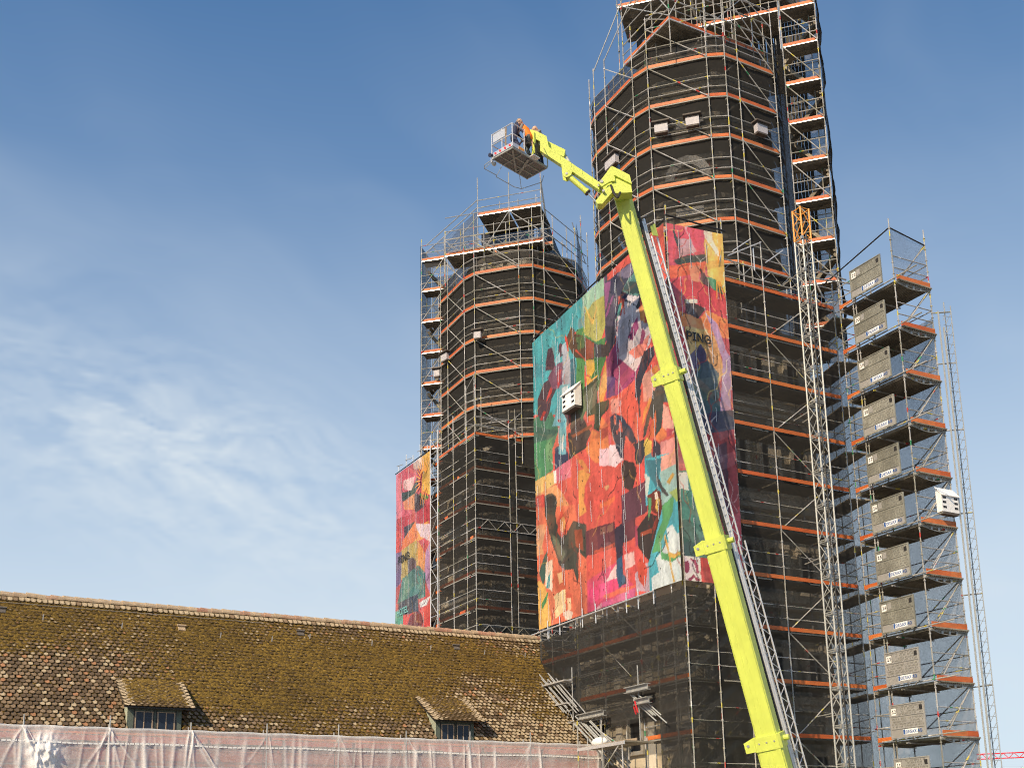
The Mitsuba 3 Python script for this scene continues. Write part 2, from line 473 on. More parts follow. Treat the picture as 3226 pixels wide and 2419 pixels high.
EXPO, TW = 0.185, 0.196
US = A3(0, -CS, -SN)
big, rest = [], [[], [], [], 0]
rows = int(SLOPE / EXPO)
for r in range(1, rows):
    s = r * EXPO
    xs = np.arange(RX0 + 0.1 + (TW / 2 if r % 2 else 0), RX1 - 0.1, TW)
    yy = YR - s * CS
    dorm = in_dormer(xs, np.full_like(xs, s + 0.1))
    mo = mossiness(xs, np.full_like(xs, s))
    for x, dd, mm in zip(xs, dorm, mo):
        if dd:
            continue
        # bare tiles show clay and straw tones, the right end paler
        pale = np.clip((x - 19) / 5, 0, 1) * np.clip((s - 2.5) / 2, 0, 1)
        t = rng.random()
        if rng.random() < pale * 0.75:
            t = 0.7 + 0.14 * rng.random()
        elif x < 10 and rng.random() < 0.055 and s > 2:
            t = 0.9
        elif t > 0.85:
            t = 0.5 if rng.random() < 0.8 else t
        org = roof(x + rng.normal(0, 0.006), s - 0.15 + rng.normal(0, 0.006), 0.004 + rng.random() * 0.004)
        ang = rng.normal(0, 0.02)
        ux = A3(1, 0, 0) * math.cos(ang) + US * math.sin(ang)
        us = US * math.cos(ang) - A3(1, 0, 0) * math.sin(ang)
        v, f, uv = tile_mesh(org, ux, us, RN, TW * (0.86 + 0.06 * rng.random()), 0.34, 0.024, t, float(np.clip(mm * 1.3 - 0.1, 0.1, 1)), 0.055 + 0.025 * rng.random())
        rest[0].append(v); rest[1].append(np.asarray(f) + rest[3]); rest[2].append(uv)
        rest[3] += len(v)
        if mm < 0.30 and 3.95 < x < 25 and s < 6.4:
            big.append((x * 0.8 + abs(s - 5), len(rest[0]) - 1))
big.sort()
chosen = {i for _, i in big[:300]}
V, F, U, base = [], [], [], 0
for i, (v, f, uv) in enumerate(zip(*rest[:3])):
    f = f - f.min()
    if i in chosen:
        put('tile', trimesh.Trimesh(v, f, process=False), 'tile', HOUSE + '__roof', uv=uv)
    else:
        V.append(v); F.append(f + base); U.append(uv); base += len(v)
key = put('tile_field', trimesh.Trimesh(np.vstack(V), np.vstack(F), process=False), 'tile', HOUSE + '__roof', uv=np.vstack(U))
stuff(key)

# moss cushions
def cushions(pos, normal, ux, us, rad, hgt, tone):
    n = len(pos); k = 7
    t = np.arange(k) * 2 * math.pi / k
    ph = rng.random((n, 1)) * 6.28
    wob = 0.7 + 0.6 * rng.random((n, k))
    c, s_ = np.cos(t + ph) * wob, np.sin(t + ph) * wob * 0.72
    ring = lambda fr, h: pos[:, None] + (rad[:, None] * fr * c)[..., None] * ux + (rad[:, None] * fr * s_)[..., None] * us + (hgt * h)[:, None, None] * normal
    v = np.concatenate([ring(1.0, -0.1), ring(0.72, 0.72), (pos + hgt[:, None] * normal)[:, None]], 1)
    i = np.arange(k); j = (i + 1) % k
    f = np.vstack([np.c_[i, j, k + j], np.c_[i, k + j, k + i], np.c_[k + i, k + j, i * 0 + 2 * k]])
    f = (f[None] + (np.arange(n) * (2 * k + 1))[:, None, None]).reshape(-1, 3)
    return v.reshape(-1, 3), f, np.repeat(np.stack([tone, tone], -1), 2 * k + 1, 0)


N = 92000
x, s = rng.uniform(RX0 + 0.2, RX1 - 0.1, N), rng.uniform(0.30, SLOPE - 0.1, N)
mo = mossiness(x, s)
keep = (rng.random(N) < np.clip(0.12 + (mo - 0.20) * 1.9, 0.12, 1) ** 1.2) & ~in_dormer(x, s)
x, s, mo = x[keep], s[keep], mo[keep]
rad = rng.uniform(0.045, 0.095, len(x)) * (0.7 + 0.5 * mo)
v, f, uv = cushions(roof(x, s, 0.03), RN, A3(1, 0, 0), US, rad, rad * rng.uniform(0.35, 0.75, len(x)), np.clip(rng.normal(0.5, 0.28, len(x)), 0, 1))
key = put('moss', trimesh.Trimesh(v, f, process=False), 'moss', HOUSE + '__roof', uv=uv)
stuff(key)

# ridge tiles
xs = np.arange(RX0, RX1 - 0.2, 0.42)
for x in xs:
    t = np.linspace(-0.25, math.pi + 0.25, 9)
    L = 0.45
    dz = rng.normal(0, 0.008)
    a = np.stack([np.full(9, x), YR + 0.165 * np.cos(t), ZR + 0.06 + dz + 0.155 * np.sin(t)], -1)
    b2 = np.stack([np.full(9, x + L), YR + 0.145 * np.cos(t), ZR + 0.05 + dz + 0.135 * np.sin(t)], -1)
    mm = MB()
    i = np.arange(8)
    ai, bi = a.copy(), b2.copy()
    ai[:, 1:] = (a[:, 1:] - (YR, ZR)) * 0.86 + (YR, ZR)
    v = np.vstack([a, b2, ai])
    mm.raw(v, np.vstack([np.c_[i, i + 1, i + 10], np.c_[i, i + 10, i + 9], np.c_[i + 18, i + 19, i + 1], np.c_[i + 18, i + 1, i]]))
    # the mortar bed with the top course of tiles under each ridge tile
    s0 = roof(np.array([x, x + 0.42, x + 0.42, x]), np.array([0.02, 0.02, 0.30, 0.30]), 0.075)
    mm.raw(np.vstack([s0, s0 - RN * 0.05]), [(0, 2, 1), (0, 3, 2), (3, 7, 6), (3, 6, 2)])
    put('ridge_tile', mm, 'ridge', HOUSE + '__roof')
mb = MB(); U_, V_, F_, bs = [], [], [], 0
for x in np.arange(RX0 + 0.1, RX1 - 0.1, TW):
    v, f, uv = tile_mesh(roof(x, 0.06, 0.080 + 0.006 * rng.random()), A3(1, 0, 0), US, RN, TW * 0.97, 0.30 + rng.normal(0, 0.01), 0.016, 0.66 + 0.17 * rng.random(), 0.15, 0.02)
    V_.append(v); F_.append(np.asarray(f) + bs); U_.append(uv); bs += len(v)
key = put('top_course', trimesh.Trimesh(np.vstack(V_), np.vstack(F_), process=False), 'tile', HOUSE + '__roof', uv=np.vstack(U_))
stuff(key)
tube('lightning_wire', HOUSE + '__roof', roof(RX0, 0.50, 0.12), roof(13.5, 0.50, 0.12), 0.008, 'galv')
# snow hooks, vents
for x, s in [(5.3, 1.05), (8.0, 1.2), (11.6, 1.35), (13.6, 1.35), (15.2, 1.0), (17.8, 1.12), (20.4, 1.15), (22.9, 1.2), (24.9, 1.15)]:
    mm = MB()
    mm.beam(roof(x, s - 0.2, 0.05), roof(x, s + 0.28, 0.06), 0.035, 0.012, RN)
    mm.beam(roof(x, s + 0.28, 0.06), roof(x + 0.01, s + 0.16, 0.26), 0.035, 0.012, RN)
    put('snow_hook', mm, 'alu', HOUSE + '__roof')
for x, s, mt in [(3.95, 1.0, 'slate'), (10.2, 1.25, 'ridge'), (14.9, 1.0, 'slate'), (21.7, 1.15, 'slate')]:
    mm = MB()
    o = roof(x, s, 0.07)
    mm.obox(o, A3(0.13, 0, 0), US * 0.10, RN * 0.05).obox(roof(x, s - 0.12, 0.16), A3(0.17, 0, 0), US * 0.03, RN * 0.03)
    put('roof_vent', mm, mt, HOUSE + '__roof')
# dormers
for di, (x0, x1, xr, yd, xl) in enumerate(DORM):
    D = free(HOUSE + '__dormer')
    zt, zb = 6.74, 5.3
    ze, zs = 6.76, 0.60                                 # eave height at the front, pitch of the little roof
    yb = 42.35
    mm = MB()
    mm.box((x0, yd, zb), (x1, yd + 0.12, zt))
    for xa in (x0, x1 - 0.08):                          # cheeks
        tri = [(xa, yd + 0.12, zb), (xa, yd + 0.12, zt + 0.05), (xa, yb - 0.5, zt + (yb - 0.6 - yd) * zs), (xa, yb - 0.4, ZR - (YR - yb + 0.4) * TS - 0.1)]
        mm.prism(tri, (0.08, 0, 0))
    scene[D] = mikit.ply(mm.mesh(), 'mat_green_wood')
    put('cheek', MB().prism([(x0 - 0.012, yd - 0.01, zb), (x0 - 0.012, yd - 0.01, zt), (x0 - 0.012, yb - 0.62, zt + (yb - 0.75 - yd) * zs), (x0 - 0.012, yb - 0.42, ZR - (YR - yb + 0.45) * TS)], (0.01, 0, 0)), 'pale_green', D)
    w = (x1 - x0)
    for wx in (x0 + w * 0.15, x0 + w * 0.56):
        ww = w * 0.30
        W = put('window', MB().box((wx, yd - 0.012, 6.02), (wx + ww, yd - 0.004, 6.585)), 'glass_blue', D)
        fr = MB()
        fr.box((wx - 0.03, yd - 0.03, 6.0), (wx + 0.012, yd - 0.006, 6.61)).box((wx + ww - 0.012, yd - 0.03, 6.0), (wx + ww + 0.03, yd - 0.006, 6.61))
        fr.box((wx + 0.012, yd - 0.032, 6.585), (wx + ww - 0.012, yd - 0.006, 6.61)).box((wx + 0.012, yd - 0.036, 6.0), (wx + ww - 0.012, yd - 0.006, 6.03))
        fr.box((wx + ww / 2 - 0.016, yd - 0.034, 6.03), (wx + ww / 2 + 0.016, yd - 0.006, 6.585))
        put('window_frame', fr, 'frame_wood', D)
        put('window_jamb', MB().box((wx - 0.07, yd - 0.02, 5.9), (wx - 0.035, yd - 0.002, 6.66)), 'dark', D)
        put('window_jamb', MB().box((wx + ww + 0.035, yd - 0.02, 5.9), (wx + ww + 0.07, yd - 0.002, 6.66)), 'dark', D)
    # little roof: board, tiles, moss
    yf = yd - 0.27
    rp = lambda x, y, h=0.0: np.stack(np.broadcast_arrays(np.asarray(x, float), y, ze - 0.02 + (np.asarray(y, float) - yf) * zs + h), -1)
    mm = MB()
    q = np.array([rp(xl, yf), rp(xr, yf), rp(xr, yb), rp(xl, yb)])
    mm.prism(q, (0, 0, -0.05))
    put('dormer_roof', mm, 'dark', D)
    ddown = unit(A3(0, -1, -zs)); dn = unit(A3(0, -zs, 1))
    Ls = (yb - yf) * math.hypot(1, zs)
    V_, F_, U_, bs = [], [], [], 0
    for r in range(int(Ls / 0.135) + 1):
        for x in np.arange(xl + 0.09 + (0.085 if r % 2 else 0), xr - 0.05, TW):
            edge = x < xl + 0.32 or x > xr - 0.32
            o = rp(x, yb, 0.01) + ddown * (r * 0.135 - 0.15)
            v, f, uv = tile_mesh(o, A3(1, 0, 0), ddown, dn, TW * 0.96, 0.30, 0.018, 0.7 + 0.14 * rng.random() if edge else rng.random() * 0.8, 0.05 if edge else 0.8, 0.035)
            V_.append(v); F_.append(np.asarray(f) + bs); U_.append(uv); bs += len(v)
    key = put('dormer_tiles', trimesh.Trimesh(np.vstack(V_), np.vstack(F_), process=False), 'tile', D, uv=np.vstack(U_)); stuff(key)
    n = 1700
    xx, ss = rng.uniform(xl + 0.22, xr - 0.24, n), rng.uniform(0.0, Ls - 0.12, n)
    pos = rp(xx, yb, 0.03) + np.outer(ss, ddown)
    k = rng.random(n) < np.clip(1.0 - (ss / Ls) ** 4 * 0.9 - 0.55 * (di == 1), 0, 1)
    rad = rng.uniform(0.03, 0.075, k.sum())
    v, f, uv = cushions(pos[k], dn, A3(1, 0, 0), ddown, rad, rad * 0.6, np.clip(rng.normal(0.65, 0.25, k.sum()), 0, 1))
    key = put('dormer_moss', trimesh.Trimesh(v, f, process=False), 'moss', D, uv=uv); stuff(key)

# ------------------------------------------------------------------ eaves scaffold with plastic sheeting in front of the house
FENCE = thing('eaves_scaffold', 'low eaves scaffold wrapped in creased translucent white sheeting along the house', 'scaffold')
YF = 39.5
ztop = lambda x: 5.93
PX_ = [4.43 + 2.59 * i for i in range(9)] + [25.05, 25.9]
PX_ = [1.84] + PX_[:9] + [25.85]
for i, x in enumerate(PX_):
    tube('pole', FENCE, (x, YF + 0.06, 0.0), (x, YF + 0.06, 6.2 + 0.06 * (i % 3)), 0.026, 'galv')
    tube('inner_pole', FENCE, (x + 0.1, YF + 0.8, 0.0), (x + 0.1, YF + 0.8, 6.12), 0.026, 'galv')
    if i + 1 < len(PX_):
        x2 = PX_[i + 1]
        for z in (5.91, 5.40, 4.72):
            tube('rail', FENCE, (x, YF + 0.09, z), (x2, YF + 0.09, z), 0.024, 'galv')
        put('toe_board', MB().beam((x + 0.05, YF + 0.16, 5.80), (x2 - 0.05, YF + 0.16, 5.80), 0.03, 0.16), 'orange', FENCE)
        put('deck', MB().box((x + 0.04, YF + 0.15, 4.0), (x2 - 0.04, YF + 0.85, 4.06)), 'deck', FENCE)
        put('backing_board', MB().box((x + 0.02, YF + 0.42, 4.06), (x2 - 0.02, YF + 0.45, 5.72)), 'brick_red', FENCE)
# the sheet
nx, nz = 1100, 46
X = np.linspace(1.84, 25.9, nx)[:, None] + np.zeros((1, nz))
T = np.linspace(0, 1, nz)[None] + np.zeros((nx, 1))        # 0 top .. 1 bottom
Z = 5.93 - T * 2.1 + 0.012 * np.sin(X * 4)
fold = np.zeros_like(X)
crease = np.zeros_like(X)
frng = np.random.default_rng(12)
for i, px in enumerate(PX_):
    st = frng.uniform(0.7, 1.1) if px < 10 else frng.uniform(0.12, 0.4)
    for k in range(6 if px < 10 else 3):
        a = frng.uniform(-0.75, 0.75)                       # creases fan out from the pole heads
        wdt = frng.uniform(0.02, 0.06)
        xc = px + a * T * 2.1 + 0.05 * np.sin(T * 5 + k)
        wv = np.exp(-((X - xc) / (wdt * (0.5 + 1.4 * T))) ** 2) * np.exp(-T * 1.5) * np.clip(T * 9, 0, 1)
        fold -= wv * 0.07 * st * frng.uniform(0.5, 1.2)
        crease += wv * st
for k in range(60):                                          # slack vertical wrinkles
    x0 = frng.uniform(1.8, 26); wdt = frng.uniform(0.03, 0.10); tilt = frng.uniform(-0.25, 0.25)
    wv = np.exp(-((X - x0 - tilt * T) / wdt) ** 2) * np.clip(T * 4, 0, 1)
    fold -= wv * 0.035 * frng.uniform(0.3, 1); crease += 0.45 * wv * frng.uniform(0.2, 1)
loose = np.exp(-((X - 5.15) / 0.5) ** 2 - ((T - 0.42) / 0.3) ** 2)   # the torn bunch near the left
bunch = meshkit.fbm(np.stack([X * 5, Z * 5, X * 0], -1), 3, seed=8)
fold -= loose * 0.35 * bunch; crease += loose * 1.3
ripple = meshkit.fbm(np.stack([X * 1.8, Z * 0.9, X * 0], -1), 3, seed=2) - 0.5
Y = YF + fold + 0.05 * ripple
crease = np.clip(crease + 1.2 * np.exp(-(T / 0.022) ** 2), 0, 1)
v = np.stack([X, Y, Z], -1).reshape(-1, 3)
i = (np.arange(nx - 1)[:, None] * nz + np.arange(nz - 1)).ravel()
put('sheeting', trimesh.Trimesh(v, np.vstack([np.c_[i, i + 1, i + nz + 1], np.c_[i, i + nz + 1, i + nz]]), process=False), 'sheet', FENCE, smooth=True, uv=np.stack([X, crease], -1).reshape(-1, 2))
# reinforced eyelet band: a row of short white tabs
mm = MB()
for x in np.arange(1.9, 25.8, 0.16):
    zz = 5.93 - 0.245 * 2.1 - 0.02 * math.sin(x * 1.3)
    yy = Y[int((x - 1.84) / 24.06 * (nx - 1)), 11] - 0.012
    mm.beam((x, yy, zz), (x + 0.125, yy, zz + rng.normal(0, 0.004)), 0.012, 0.05)
stuff(put('eyelet_band', mm, 'white', FENCE))

# ------------------------------------------------------------------ the church behind its scaffolds
CHURCH = thing('church', 'pale stone twin towered church hidden behind scaffolding and dark netting', 'church')


def wall_openings(name, p, q, z0, z1, nrm, cols, rows, mat='stone', wz=1.1, ww=0.8, band=True):
    """a stone wall from p to q with recessed dark windows in pale surrounds and cornice bands"""
    p, q, nrm = A3(*p, 0), A3(*q, 0), unit(A3(*nrm, 0))
    d = unit(q - p); L = np.linalg.norm(q - p)
    mid = (p + q) / 2
    put(name, MB().obox(mid - nrm * 0.3 + (0, 0, (z0 + z1) / 2), d * L / 2, nrm * 0.3, A3(0, 0, (z1 - z0) / 2)), mat, CHURCH)
    for zc in rows:
        for u in cols:
            c = p + d * L * u + (0, 0, zc)
            put('window', MB().obox(c + nrm * 0.012, d * ww / 2, nrm * 0.008, A3(0, 0, wz / 2)), 'window_dark', CHURCH)
            s = MB()
            for k in (-1, 1):
                s.obox(c + d * k * (ww / 2 + 0.09) + nrm * 0.06, d * 0.09, nrm * 0.06, A3(0, 0, wz / 2))
            s.obox(c + (0, 0, wz / 2 + 0.1) + nrm * 0.075, d * (ww / 2 + 0.22), nrm * 0.075, A3(0, 0, 0.1))
            s.obox(c - (0, 0, wz / 2 + 0.07) + nrm * 0.085, d * (ww / 2 + 0.2), nrm * 0.085, A3(0, 0, 0.07))
            put('window_surround', s, 'pale_stone', CHURCH)
    if band:
        for zc in np.arange(z0 + 3.35, z1, 2.0 if z0 > 10 else 4.0):
            put('cornice', MB().obox(mid + nrm * 0.26 + (0, 0, zc), d * (L / 2 - 0.02), nrm * 0.26, A3(0, 0, 0.16)).obox(mid + nrm * 0.17 + (0, 0, zc - 0.28), d * (L / 2 - 0.03), nrm * 0.17, A3(0, 0, 0.11)), 'pale_stone', CHURCH)
        for u in np.linspace(0.08, 0.92, 4):
            put('pilaster', MB().obox(p + d * L * u + nrm * 0.05 + (0, 0, (z0 + z1) / 2), d * 0.22, nrm * 0.05, A3(0, 0, (z1 - z0) / 2 - 0.1)), 'pale_stone', CHURCH)


OCT = [(29.05, 40.75), (29.05, 37.95), (30.80, 36.20), (33.30, 36.20), (35.00, 37.90), (35.0, 41.4)]
for dy, zt in ((0.0, 37.0), (17.1, 35.2)):
    for a, b2, n_ in zip(OCT, OCT[1:], ((-1, 0), (-1, -1), (0, -1), (1, -1), (1, 0))):
        a2, bb = (a[0], a[1] + dy), (b2[0], b2[1] + dy)
        wall_openings('drum_wall', a2, bb, 20.0, zt, n_, (0.5,), (24.6, 30.4), wz=2.9, ww=1.05)
    dome = trimesh.creation.icosphere(subdivisions=3, radius=3.4)
    dome.apply_scale((1, 1, 0.28)); dome.apply_translation((32.1, 39.1 + dy, zt))
    put('dome', dome, 'slate', CHURCH, smooth=True)
wall_openings('front_wall', (27.1, 43.0), (27.1, 34.95), 0.0, 23.0, (-1, 0), (0.2, 0.5, 0.8), (6.6, 10.6, 15.2, 19.4), wz=1.9)
wall_openings('side_wall', (27.1, 34.95), (34.0, 34.95), 0.0, 23.0, (0, -1), (0.16, 0.38, 0.62, 0.86), (4.4, 8.4, 12.6, 17.0, 20.8), wz=1.7)
wall_openings('front_wall', (28.3, 62.0), (28.3, 53.9), 0.0, 22.6, (-1, 0), (0.2, 0.5, 0.8), (14.9, 18.8), wz=1.7)
wall_openings('side_wall', (28.3, 53.9), (34.0, 53.9), 0.0, 22.6, (0, -1), (0.2, 0.5, 0.8), (13.2, 15.1, 17.0, 18.9, 20.8), wz=1.1)
n45, t45 = A3(-0.7071, -0.7071, 0), A3(0.7071, -0.7071, 0)            # white pieces added to make sunlit glints behind the net
for dy, u, z, w, h in ((0, 0.0, 28.6, 1.2, 0.34), (0, 0.15, 28.15, 0.8, 0.10), (0, -0.1, 32.75, 0.6, 0.3), (0, 0.6, 32.9, 0.4, 0.2), (17.1, 0.3, 30.9, 1.1, 0.16), (17.1, 0.2, 26.9, 0.9, 0.22), (17.1, -0.2, 24.9, 0.9, 0.14)):
    c = A3(29.92, 37.07 + dy, z) + t45 * u + n45 * 1.0
    put('glint_board', MB().obox(c, t45 * w / 2, n45 * 0.03, A3(0, 0, h / 2)), 'white', CHURCH)
for dy, z in ((0, 30.2),):
    c = A3(29.92, 37.07 + dy, z) + n45 * 0.85
    t = np.linspace(0, math.pi, 9)
    for a, b in zip(t, t[1:]):
        put('glint_arch', MB().prism([c + t45 * math.cos(x) * r + A3(0, 0, math.sin(x) * r * 1.1) for x, r in ((a, 0.62), (a, 1.02), (b, 1.02), (b, 0.62))], n45 * 0.12), 'white', CHURCH)
urn = trimesh.creation.revolve([(0.0, 0), (1.15, 0), (1.25, 0.12), (1.25, 0.24), (1.0, 0.3), (0.95, 0.5), (1.15, 0.62), (1.2, 0.8), (0.5, 0.95), (0, 1.0)], sections=8)
urn.apply_translation((29.3, 54.6, 22.6))
put('pedestal', urn, 'pale_stone', CHURCH)
# ------------------------------------------------------------------ scaffolds round the two towers
LV = lambda a, b: [a - 2 * i for i in range(int(round((a - b) / 2)) + 1)]
RING = [(30.2, 43.9), (28.0, 42.0), (27.8, 41.3), (27.8, 40.37), (27.75, 38.1), (27.97, 37.25), (29.8, 35.35), (30.46, 34.92), (31.18, 34.92), (33.3, 34.94), (34.1, 35.5)]
CEN = (32.0, 39.1)
TS_R = thing('tower_scaffold', 'tall octagonal scaffold with dark netting and orange toe boards round the right tower', 'scaffold')
scaffold(TS_R, RING, LV(35.77, 25.77), CEN, 38.3, 23.0, braces='\\', brace_bays=(3, 5, 8), net=(22.5, 36.9), post_top=[38.2, 38.3, 38.4, 38.3, 38.5, 38.4, 39.2, 44, 40.5, 39.6, 38.3], deck=0.95)
TS_L = thing('tower_scaffold', 'shorter octagonal scaffold with bare tube platforms on top round the left tower', 'scaffold')
RL = [(x, y + 17.1) for x, y in RING] + [(35.3, 53.8)]
scaffold(TS_L, RL, LV(33.77, 23.77), (32.0, 56.2), 37.2, 22.2, braces='\\', brace_bays=(3, 5, 8), net=(22.0, 34.9), post_top=[35.8, 36, 36.3, 36.5, 37.4, 37.6, 36.2, 37.6, 36.8, 36.9, 38.2, 38.0], deck=0.95)


def platform(key, pts, z, inside, deck, top, bot, rails=(0.5, 1.0)):
    """a working platform that stands on its own standards"""
    scaffold(key, pts, [z], inside, top, bot, deck=deck, braces='', inner=True, rails=rails, edge='alu')


# right tower: square lift, then the platform behind that ties to the stair tower
platform(TS_R, [(28.45, 39.7), (28.45, 36.1), (30.5, 36.1), (33.9, 36.1)], 37.77, CEN, 1.6, 43.0, 36.0)
platform(TS_R, [(28.9, 40.65), (31.4, 38.15), (34.22, 35.33)], 41.77, (34, 41), 2.6, 44.5, 34.0)
platform(TS_R, [(31.2, 38.35), (32.7, 36.85), (34.22, 35.33)], 39.77, (34, 41), 1.8, 44.5, 37.0)
for p, q in [((28.45, 36.1, 37.9), (30.3, 34.95, 41.8)), ((28.45, 36.1, 37.9), (28.8, 40.6, 41.8)), ((30.46, 34.92, 40.5), (34.1, 35.4, 37.0)), ((29.8, 35.35, 41.5), (33.3, 34.94, 38.2)), ((28.0, 37.2, 38.3), (30.4, 34.95, 37.6)), ((28.45, 37.6, 40.6), (28.45, 36.1, 38.2)), ((27.8, 40.37, 38.2), (28.4, 38.0, 41.2)), ((27.8, 41.3, 38.2), (28.4, 39.2, 41.4)), ((30.5, 36.1, 38.0), (33.9, 36.1, 41.6)), ((30.5, 36.1, 41.6), (33.9, 36.1, 38.0))]:
    tube('raker', TS_R, p, q, 0.026, 'galv')
for z in (38.8, 39.5, 40.3):
    tube('rail', TS_R, (28.45, 36.1, z), (33.9, 36.1, z)); tube('rail', TS_R, (28.45, 36.1, z), (28.45, 39.7, z))
    tube('rail', TS_R, (28.0, 37.2, z - 1.0), (29.8, 35.35, z - 1.0)); tube('rail', TS_R, (30.46, 34.92, z - 1.2), (33.3, 34.94, z - 1.2))
SC0, SC1 = A3(30.5, 41.4, 0), A3(35.4, 36.5, 0)
for k in range(20):                                               # dark boarding behind the top platforms
    a, b = SC0 + (SC1 - SC0) * (k + 0.04) / 20, SC0 + (SC1 - SC0) * (k + 0.96) / 20
    put('screen_board', MB().beam((a + b) / 2 + (0, 0, 36.5), (a + b) / 2 + (0, 0, 45.5), 0.03 + 0.05 * (k % 2), 0.30, unit(SC1 - SC0)), 'ribbed', TS_R)
# left tower: trestle platforms
platform(TS_L, [(27.2, 56.5), (29.3, 54.4), (31.4, 52.3)], 35.77, (34, 58), 1.5, 37.4, 33.8)
platform(TS_L, [(29.75, 57.25), (31.15, 55.85), (32.55, 54.45)], 39.45, (35, 60), 2.4, 42.0, 35.0)
for p, q in [((29.75, 57.25, 39.4), (27.2, 56.5, 35.9)), ((31.15, 55.85, 39.4), (33.3, 53.0, 36.2)), ((31.15, 55.85, 39.4), (29.3, 57.0, 35.9)), ((29.75, 57.25, 40.5), (27.3, 59.4, 37.9)), ((29.75, 57.25, 40.0), (27.3, 59.4, 37.4)), ((28.1, 58.5, 38.0), (29.3, 54.4, 33.9)), ((27.97, 54.35, 36.2), (29.8, 52.45, 33.9)), ((32.55, 54.45, 41.4), (34.2, 56.4, 39.0)), ((32.55, 54.45, 40.9), (34.2, 56.4, 38.5)), ((33.9, 53.2, 38.0), (35.2, 53.9, 36.0))]:
    tube('raker', TS_L, p, q, 0.028, 'galv')
for z in (36.8, 37.3, 38.2):
    tube('rail', TS_L, (27.2, 56.5, z), (31.4, 52.3, z), 0.024, 'galv')
    tube('rail', TS_L, (31.4, 52.3, z - .4), (35.2, 53.8, z - .9), 0.024, 'galv')
g = MB()                                                        # lattice girder under the trestle platform
pa, pb = A3(27.3, 56.3, 0), A3(31.3, 52.3, 0)
g.tube(pa + (0, 0, 35.95), pb + (0, 0, 35.95), 0.022).tube(pa + (0, 0, 36.4), pb + (0, 0, 36.4), 0.022)
for k in range(12):
    a, b = pa + (pb - pa) * k / 12, pa + (pb - pa) * (k + 1) / 12
    g.tube(a + (0, 0, 35.95 if k % 2 else 36.4), b + (0, 0, 36.4 if k % 2 else 35.95), 0.016, 5)
put('lattice_girder', g, 'galv', TS_L, smooth=40)
for a, b, z0, z1, z0b, z1b, mt in (((33.6, 52.3), (35.4, 54.6), 33.0, 37.4, 33.0, 36.6, 'net_dark'), ((32.6, 54.5), (35.6, 56.2), 34.0, 39.3, 33.6, 36.2, 'net_dense'), ((31.2, 52.6), (33.8, 55.6), 34.0, 37.0, 34.0, 37.4, 'net_dark'),
                                ((30.9, 59.0), (33.3, 56.6), 34.5, 39.4, 34.5, 39.4, 'net_dense'), ((29.75, 57.35), (27.2, 56.7), 35.9, 39.9, 35.9, 36.5, 'net_thin'), ((29.8, 57.4), (27.2, 59.5), 36.0, 39.8, 36.0, 37.3, 'net_thin')):
    nt, uv = netgrid(a, b, z0, z1, A3(-0.7, 0.7), 0.08, 5, z0b=z0b, z1b=z1b)
    put('net', nt, mt, TS_L, smooth=True, uv=uv)
scaffold(TS_L, [(28.6, 57.3), (30.6, 55.3), (32.6, 53.3)], [36.35], (35, 60), 38.2, 35.9, deck=0.6, braces='', inner=False)

# stair towers
def stair_flights(key, p, q, levels, back):
    p, q, back = A3(*p, 0), A3(*q, 0), A3(*back, 0)
    for j, z in enumerate(levels[1:]):
        a, b = (p, q) if j % 2 else (q, p)
        s = MB()
        for o in (0.25, 0.85):
            s.beam(a + back * o + (0, 0, z + 0.05), b + back * o + (0, 0, z + 1.9), 0.05, 0.16)
        for k in range(9):
            c = a + (b - a) * (k + 0.5) / 9 + (0, 0, z + 0.15 + 1.8 * k / 9)
            s.beam(c + back * 0.28, c + back * 0.82, 0.22, 0.03)
        put('stair_flight', s, 'deck', key)


SR = thing('stair_scaffold', 'slim stair scaffold climbing the right side of the tall tower', 'scaffold')
jj, kk, bk = (34.27, 35.28), (35.35, 34.13), A3(0.707, 0.707)
lev = LV(41.77, 23.77)
scaffold(SR, [jj, kk], lev, (37, 38), 45.0, 22.0, deck=0.8, braces='\\', edge='alu')
stair_flights(SR, np.array(jj) + bk * 1.0, np.array(kk) + bk * 1.0, lev, bk)
j2, k2 = np.array(jj) + bk * 2.3, np.array(kk) + bk * 2.3
for p in (j2, k2):
    tube('pole', SR, (*p, 22.0), (*p, 45.0))
for z in lev:
    for h in (0.5, 1.0):
        tube('rail', SR, (*j2, z + h), (*k2, z + h), 0.022); tube('rail', SR, (*kk, z + h), (*k2, z + h), 0.022)
for k in range(6):
    a, b = j2 + bk[:2] * .1 + (k2 - j2) * 0.1 * k, j2 + bk[:2] * .1 + (k2 - j2) * 0.1 * (k + 0.93)
    c = (a + b) / 2
    put('screen_board', MB().beam((*c, 23.0), (*c, 45.4), 0.03 + 0.04 * (k % 2), 0.145, (0.707, -0.707, 0)), 'ribbed', SR)
nt, uv = netgrid(j2 + (k2 - j2) * 0.5 + bk * .2, k2 + bk * .2, 23.0, 46.0, bk, 0.03, 1)
put('net', nt, 'net_grey', SR, smooth=True, uv=uv)
nt, uv = netgrid(np.array(kk) + (0.08, -0.08), k2 + (0.08, -0.08), 23.0, 46.0, A3(0.7, -0.7), 0.25, 6)
put('net', nt, 'net_dense', SR, smooth=True, uv=uv)
nt, uv = netgrid(np.array((33.45, 35.05)), np.array(jj) - (0.02, 0), 22.5, 37.6, A3(-.5, -.7), 0.12, 7)
put('net', nt, 'net_dense', SR, smooth=True, uv=uv)
SL = thing('stair_scaffold', 'slim stair scaffold with thin grey netting on the left edge of the left tower', 'scaffold')
s1, s2 = (27.05, 59.5), (28.1, 58.5)
lev = LV(36.85, 22.85)
scaffold(SL, [s1, s2], lev, (30, 62), 38.3, 22.0, deck=0.75, braces='/', edge='alu')
stair_flights(SL, np.array(s1) + bk * 0.9, np.array(s2) + bk * 0.9, lev, bk)
